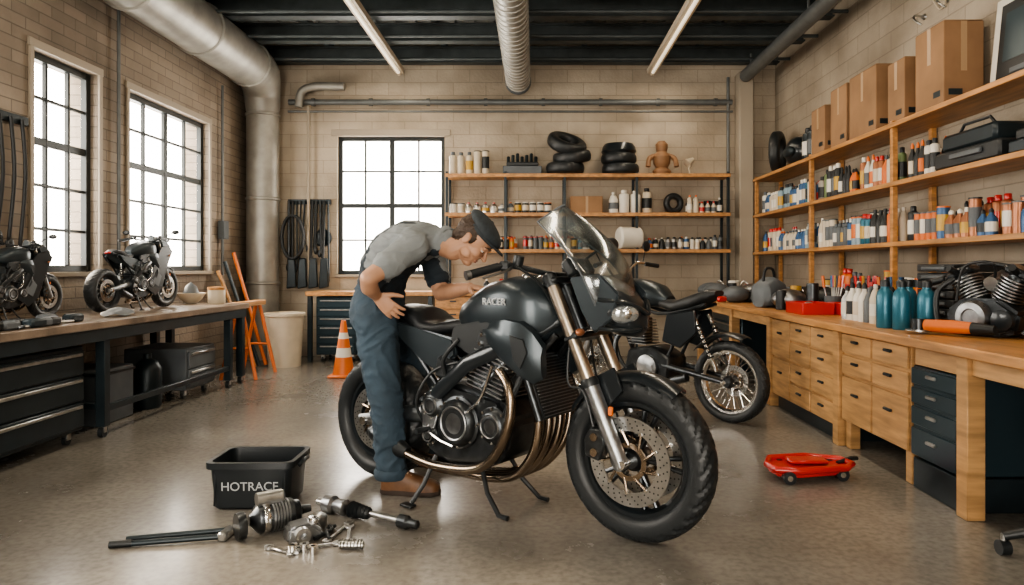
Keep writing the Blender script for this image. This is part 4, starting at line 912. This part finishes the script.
for (x,y) in ((2.02,5.15),(2.27,5.0)):
    b.bb(x-.11,x+.11,y-.16,y+.16,.745,.757,RED,.003)
    for s in(-1,1): b.bb(x+s*.11-.008,x+s*.11+.008,y-.16,y+.16,.745,.83,RED,.003); b.bb(x-.11,x+.11,y+s*.16-.008,y+s*.16+.008,.745,.83,RED,.003)
    b.cyl((x,y-.1,.79),(x+.03,y+.1,.80),.03,STEEL,n=12)
b.finish()
b=B('parts_pile'); random.seed(9)
for i in range(44):
    x=random.uniform(1.92,2.55); y=random.uniform(6.2,7.8) if i%3 else random.uniform(5.45,5.75); k=i%4; hz=random.uniform(.05,.17)
    if k==0: b.cyl((x,y,.745),(x,y,.745+hz*1.3),random.uniform(.03,.07),random.choice([BLACK,STEEL,DKMETAL,YEL,RED,WHITEP]),n=16,bev=.005)
    elif k==1: b.box((x,y,.745+hz/2),(random.uniform(.08,.2),random.uniform(.08,.2),hz),random.choice([BLACK,GREYP,DKMETAL]),.012)
    elif k==2: b.sph((x,y,.745+hz*.6),(hz,hz*1.1,hz*.6),random.choice([BLACK,GREYP,ALU]))
    else: b.tube([(x-.1,y,.76),(x,y+.05,.80+hz),(x+.1,y-.05,.76)],.012,random.choice([BLACK,STEEL]),8,smooth=5)
b.finish()
b=B('tool_bag'); b.sec([(-.14,.10,.06,.06,.095),(-.11,.11,.10,.10,.105),(0,.12,.12,.14,.115),(.11,.11,.10,.11,.105),(.14,.10,.06,.06,.095)],GREYP,3,24)
b.tube([(-.08,0,.2),(-.05,0,.32),(.05,0,.32),(.08,0,.2)],.012,BLACK,8,smooth=5); b.bb(-.1,.1,-.125,-.11,.03,.12,BLACK,.01); b.finish(loc=(2.0,5.98,.745),rz=.6)
b=B('stacked_organiser_trays')
for i in range(7): b.bb(2.40,2.85,4.02,4.40,.745+i*.052,.745+i*.052+.046,BLACK,.006); b.bb(2.385,2.40,4.09,4.33,.745+i*.052+.012,.745+i*.052+.03,GREYP,.003)
b.finish()
b=B('hand_tool_pots'); random.seed(21)
for (x,y) in ((2.35,4.62),(2.5,5.3),(2.3,5.4)):
    b.lathe([(.001,0),(.06,0),(.065,.12),(.06,.12),(.055,.01),(.001,.01)],(x,y,.745),(0,0,1),random.choice([BLACK,GREYP]),20)
    for i in range(8):
        a=random.uniform(0,6.28); q=.03; tx2=x+q*math.cos(a)*2.2; ty2=y+q*math.sin(a)*2.2
        b.tube([(x+q*math.cos(a),y+q*math.sin(a),.77),(tx2,ty2,.93)],.006,STEEL,6); b.tube([(tx2,ty2,.93),(tx2+.01*math.cos(a),ty2+.01*math.sin(a),1.02)],.012,random.choice([RED,ORANGE,YEL,BLACK,BLUE]),8)
b.finish()
b=B('angle_grinder'); b.tube([(1.98,3.55,.79),(2.05,3.45,.79),(2.10,3.36,.79)],[.03,.034,.028],ORANGE,14,smooth=4); b.tube([(2.10,3.36,.79),(2.15,3.27,.79)],[.03,.02],BLACK,12); b.lathe([(.001,-.004),(.06,-.004),(.06,.004),(.001,.004)],(1.96,3.58,.763),(0,0,1),STEEL,28); b.cyl((1.96,3.58,.765),(1.96,3.58,.82),.032,DKMETAL,n=16); b.finish()
def engine(name,loc,rz,sc=1):
    b=B(name)
    b.prism([(-.2,.0),(-.22,.14),(-.12,.22),(.08,.22),(.2,.14),(.18,.03),(.1,.0)],-.12,.12,DKMETAL,.02,seg=2)
    for sy in(-1,1):
        b.lathe([(.10,0),(.10,.02),(.085,.05),(.05,.055),(.045,.045),(.001,.045)],(-.04,sy*.12,.11),(0,sy,0),ALU,30); b.lathe([(.06,0),(.06,.03),(.03,.04),(.001,.04)],(.12,sy*.12,.10),(0,sy,0),BLACKG,24)
        for i in range(8):
            t=2*pi*i/8; b.cyl((-.04+.09*math.cos(t),sy*.13,.11+.09*math.sin(t)),(-.04+.09*math.cos(t),sy*.15,.11+.09*math.sin(t)),.008,CHROME,n=6)
    for a,x in ((-.5,-.08),(.45,.06)):
        b.M=Matrix.Translation(V((x,0,.18)))@Matrix.Rotation(a,4,'Y')
        b.cyl((0,0,0),(0,0,.2),.055,DKMETAL,n=20)
        for i in range(8): b.lathe([(.05,-.004),(.085,-.004),(.085,.004),(.05,.004)],(0,0,.03+i*.019),(0,0,1),ALU,24,closed=True)
        b.box((0,0,.21),(.15,.13,.05),BLACKG,.015); b.cyl((.0,-.06,.21),(0,-.12,.24),.02,BLACK,n=10)
        b.M=Matrix()
    b.tube([(-.2,-.05,.33),(-.27,-.1,.26),(-.27,-.12,.12),(-.22,-.14,.03)],.016,BLACK,12,smooth=5)
    b.tube([(.18,-.04,.33),(.25,-.08,.28),(.26,-.1,.1),(.22,-.12,.03)],.016,DKMETAL,12,smooth=5)
    b.cyl((0,-.03,.30),(0,.1,.34),.045,ALU,n=16); b.tube([(0,0,.3),(.05,-.1,.42),(-.1,-.12,.40),(-.16,-.1,.2)],.008,BLACK,8,smooth=6)
    return b.finish(loc=loc,rz=rz,scale=sc)
engine('motorcycle_engine',(2.27,3.46,.745),-1.1,.85)
engine('motorcycle_engine',(2.42,2.98,.745),-.6,.9)
b=B('spare_handlebar'); b.tube([(2.2,3.75,1.02),(2.3,3.6,1.10),(2.4,3.4,1.08),(2.5,3.2,1.12),(2.55,3.0,1.06)],.012,BLACK,10,smooth=5); b.tube([(2.45,3.62,1.05),(2.42,3.72,.90),(2.4,3.74,.75)],.014,DKMETAL,8,smooth=5); b.tube([(2.2,3.75,1.02),(2.16,3.82,1.0)],.02,BLACK,10); b.finish()
b=B('workshop_stool'); cx,cy=2.02,2.55
for i in range(5):
    t=2*pi*i/5+.3; p=(cx+.27*math.cos(t),cy+.27*math.sin(t),.07); b.tube([(cx,cy,.13),(cx+.15*math.cos(t),cy+.15*math.sin(t),.11),p],[.03,.022,.016],BLACK,10)
    b.cyl((p[0]-.018,p[1],.028),(p[0]+.018,p[1],.028),.028,BLACK,n=14); b.cyl((p[0],p[1],.03),(p[0],p[1],.08),.01,STEEL,n=8)
b.cyl((cx,cy,.1),(cx,cy,.45),.028,BLACK,n=14); b.lathe([(.001,0),(.15,0),(.18,.02),(.18,.05),(.15,.08),(.001,.085)],(cx,cy,.45),(0,0,1),SEAT,28); b.finish()

# ------------------------------------------------------------------ floor items
def tub(name,cx,cy,z0,w,d,h,t,m,rz=0,flare=1.12):
    b=B(name)
    def ring(w,d,z,e=.035):
        r=[]
        for sx,sy,a0 in ((1,1,0),(-1,1,pi/2),(-1,-1,pi),(1,-1,1.5*pi)):
            for k in range(5):
                a=a0+k*pi/8; r.append((sx*(w/2-e)+e*math.cos(a),sy*(d/2-e)+e*math.sin(a),z))
        return r
    F=flare
    b.loft([ring(w-.02,d-.02,0),ring(w,d,.01),ring(w*F,d*F,h-.03),ring(w*F+.03,d*F+.03,h-.028),ring(w*F+.03,d*F+.03,h),ring(w*F-2*t+.01,d*F-2*t+.01,h),ring(w-2*t,d-2*t,.015)],m)
    for s in (-1,1): b.box((s*(w*F/2+.018),0,h-.03),(.02,.14,.025),m,.008)
    for i in (-2,2): b.box((i*w*.23,-(d/2)*(1+(F-1)*.5)-.002,h*.45),(.008,.006,h*.7),m,.002,rot=(-math.atan((F-1)*d/2/h),0,0))
    return b.finish(loc=(cx,cy,z0),rz=rz)
tb1=tub('plastic_storage_tub',-1.275,3.25,0,.335,.25,.215,.01,mat('tub_plastic',(.014,.018,.021),.35),rz=.03,flare=1.08)
text('label','HOTRACE',.055,DECAL,tb1,(0,-.134,.105),(pi/2+.05,0,0))
b=B('drive_shaft'); P=V((-.93,3.10,.04)); Q=V((-.47,2.86,.028)); d=(Q-P).normalized(); 
def onp(t): return P+(Q-P)*t
b.tube([onp(.28),onp(.8)],.012,STEEL,12); b.lathe([(.02,0),(.04,.01),(.04,.05),(.025,.06),(.03,.07),(.035,.12),(.022,.13)],P,d,ALU,20)
for i in range(6): b.lathe([(.02,-.008),(.036-i*.002,0),(.02,.008)],onp(.30+i*.035),d,BLACK,18)
b.lathe([(.014,0),(.028,.01),(.028,.05),(.018,.06),(.018,.10),(.012,.105)],onp(.78),d,DKMETAL,18); b.cyl(P-d*.04,P,.016,STEEL,n=12); b.finish()
b=B('starter_motor'); P=V((-1.13,2.84,.062)); Q=V((-.97,2.96,.062)); d=(Q-P).normalized()
b.lathe([(.02,-.03),(.03,-.02),(.055,0),(.060,.01),(.060,.14),(.05,.15),(.045,.17),(.02,.18),(.015,.22),(.001,.22)],P,d,DKMETAL,28); b.lathe([(.0605,.02),(.063,.025),(.063,.04),(.0605,.045)],P,d,CHROME,28)
for i in range(6): b.lathe([(.06,.055+i*.012),(.0635,.058+i*.012),(.0635,.061+i*.012),(.06,.064+i*.012)],P,d,ALU,28)
b.lathe([(.02,-.016),(.052,-.016),(.055,0),(.052,.016),(.02,.016)],(-1.17,2.78,.055),d,DKMETAL,24)
b.lathe([(.001,0),(.03,0),(.03,.1),(.02,.11),(.001,.11)],P+V((0,.0,.075)),d,STEEL,18)
b.lathe([(.001,0),(.035,0),(.035,.05),(.02,.06),(.001,.06)],(-.90,2.91,0),(0,0,1),STEEL,20)
b.finish()
b=B('cast_bracket'); b.prism([(-.07,0),(.06,0),(.08,.03),(.03,.07),(-.06,.06)],-.05,.05,ALU,.012,seg=2); b.lathe([(.012,0),(.03,0),(.03,.03),(.012,.03)],(-.01,-.05,.035),(0,-1,0),STEEL,20,closed=True); b.lathe([(.01,0),(.022,0),(.022,.02),(.01,.02)],(.04,0,.055),(.3,0,1),CHROME,20,closed=True); b.finish(loc=(-.93,2.80,0),rz=.5)
b=B('breaker_bar_pair')
b.tube([(-1.63,2.70,.012),(-1.24,2.77,.018)],.011,STEEL_DK,10); b.tube([(-1.61,2.76,.012),(-1.24,2.84,.018)],.011,STEEL_DK,10)
b.tube([(-1.64,2.698,.014),(-1.56,2.712,.014)],.014,BLACK,10); b.box((-1.235,2.805,.018),(.035,.10,.034),STEEL,.006); b.finish()
b=B('hand_tools')
def spanner(b,x,y,a,L):
    b.M=Matrix.Translation(V((x,y,.008)))@Matrix.Rotation(a,4,'Z'); b.box((0,0,0),(L,.014,.008),STEEL,.002)
    b.lathe([(.008,-.005),(.018,-.005),(.018,.005),(.008,.005)],(-L/2-.008,0,0),(0,0,1),STEEL,20,closed=True)
    b.prism([(L/2-.004,-.010),(L/2+.012,-.020),(L/2+.032,-.016),(L/2+.016,-.006),(L/2+.016,.006),(L/2+.032,.016),(L/2+.012,.020),(L/2-.004,.010)],-.005,.005,STEEL,.001,plane='xy'); b.M=Matrix()
spanner(b,-.80,2.84,1.4,.17); spanner(b,-.75,2.82,1.8,.14); spanner(b,-.97,2.66,-.5,.10); spanner(b,-.84,2.70,.4,.12)
for s in(-1,1): b.tube([(-.84+s*.012,2.90,.012),(-.84-s*.01,2.85,.014),(-.84+s*.03,2.76,.012)],.008,BLACK,8,smooth=4)
b.tube([(-.75,2.69,.016),(-.66,2.69,.016)],.014,STEEL,10)
for i in range(7): b.lathe([(.012,-.003),(.019,0),(.012,.003)],(-.745+i*.013,2.69,.02),(1,0,0),STEEL,14)
for (x,y) in ((-.92,2.66),(-.88,2.67),(-.84,2.65)): b.lathe([(.008,0),(.018,0),(.018,.03),(.008,.03)],(x,y,0),(0,0,1),CHROME,16,closed=True)
b.finish()
b=B('red_jack_tray')
b.prism([(1.20,3.62),(1.22,3.52),(1.32,3.49),(1.58,3.55),(1.64,3.62),(1.62,3.72),(1.45,3.78),(1.25,3.74)],.03,.06,RED,.01,plane='xy',seg=2)
ol=[(1.20,3.62,.065),(1.22,3.52,.065),(1.32,3.49,.065),(1.58,3.55,.065),(1.64,3.62,.065),(1.62,3.72,.065),(1.45,3.78,.065),(1.25,3.74,.065)]
b.tube(ol,.018,RED,10,closed=True)
for (x,y) in ((1.27,3.50),(1.56,3.56),(1.30,3.73),(1.56,3.72)): b.cyl((x,y-.02,.032),(x,y+.02,.032),.032,BLACK,n=18); b.cyl((x,y-.022,.032),(x,y+.022,.032),.014,CHROME,n=12)
b.box((1.42,3.66,.075),(.2,.1,.02),RED,.008); b.tube([(1.58,3.66,.06),(1.66,3.68,.08),(1.70,3.70,.075)],.012,BLACK,8); b.finish()

# ------------------------------------------------------------------ light / world / camera
w=bpy.data.worlds.new('world'); bpy.context.scene.world=w; w.use_nodes=True
bg=w.node_tree.nodes['Background']; bg.inputs[0].default_value=(1,.925,.82,1); bg.inputs[1].default_value=18
def portal(loc,rot,sx,sy):
    la=bpy.data.lights.new('portal','AREA'); la.shape='RECTANGLE'; la.size=sx; la.size_y=sy; la.cycles.is_portal=True
    o=bpy.data.objects.new('window_sky_portal',la); o.location=loc; o.rotation_euler=rot; bpy.context.scene.collection.objects.link(o)
for h in LW: portal((XL-.2,(h[0]+h[1])/2,(h[2]+h[3])/2),(0,-pi/2,0),h[3]-h[2],h[1]-h[0])
portal(((BW[0]+BW[1])/2,YB+.2,(BW[2]+BW[3])/2),(-pi/2,0,0),BW[1]-BW[0],BW[3]-BW[2])
for h in FW: portal(((h[0]+h[1])/2,YF-.2,(h[2]+h[3])/2),(pi/2,0,0),h[1]-h[0],h[3]-h[2])
su=bpy.data.lights.new('sun','SUN'); su.energy=7.0; su.angle=.12; su.color=(1,.80,.55); so=bpy.data.objects.new('sun',su); so.rotation_euler=V((.80,-.28,-.52)).to_track_quat('-Z','Y').to_euler(); bpy.context.scene.collection.objects.link(so)

cam=bpy.data.cameras.new('camera'); cam.sensor_width=36; cam.lens=700/1024*36; cam.shift_x=-(535-512)/1024; cam.shift_y=-(292.5-268)/1024
co=bpy.data.objects.new('camera',cam); co.location=(0,0,1.08); co.rotation_euler=(pi/2,0,0); bpy.context.scene.collection.objects.link(co); bpy.context.scene.camera=co
try:
    bpy.context.scene.view_settings.view_transform='AgX'; bpy.context.scene.view_settings.look='AgX - Medium High Contrast'
except Exception as e: print(e)
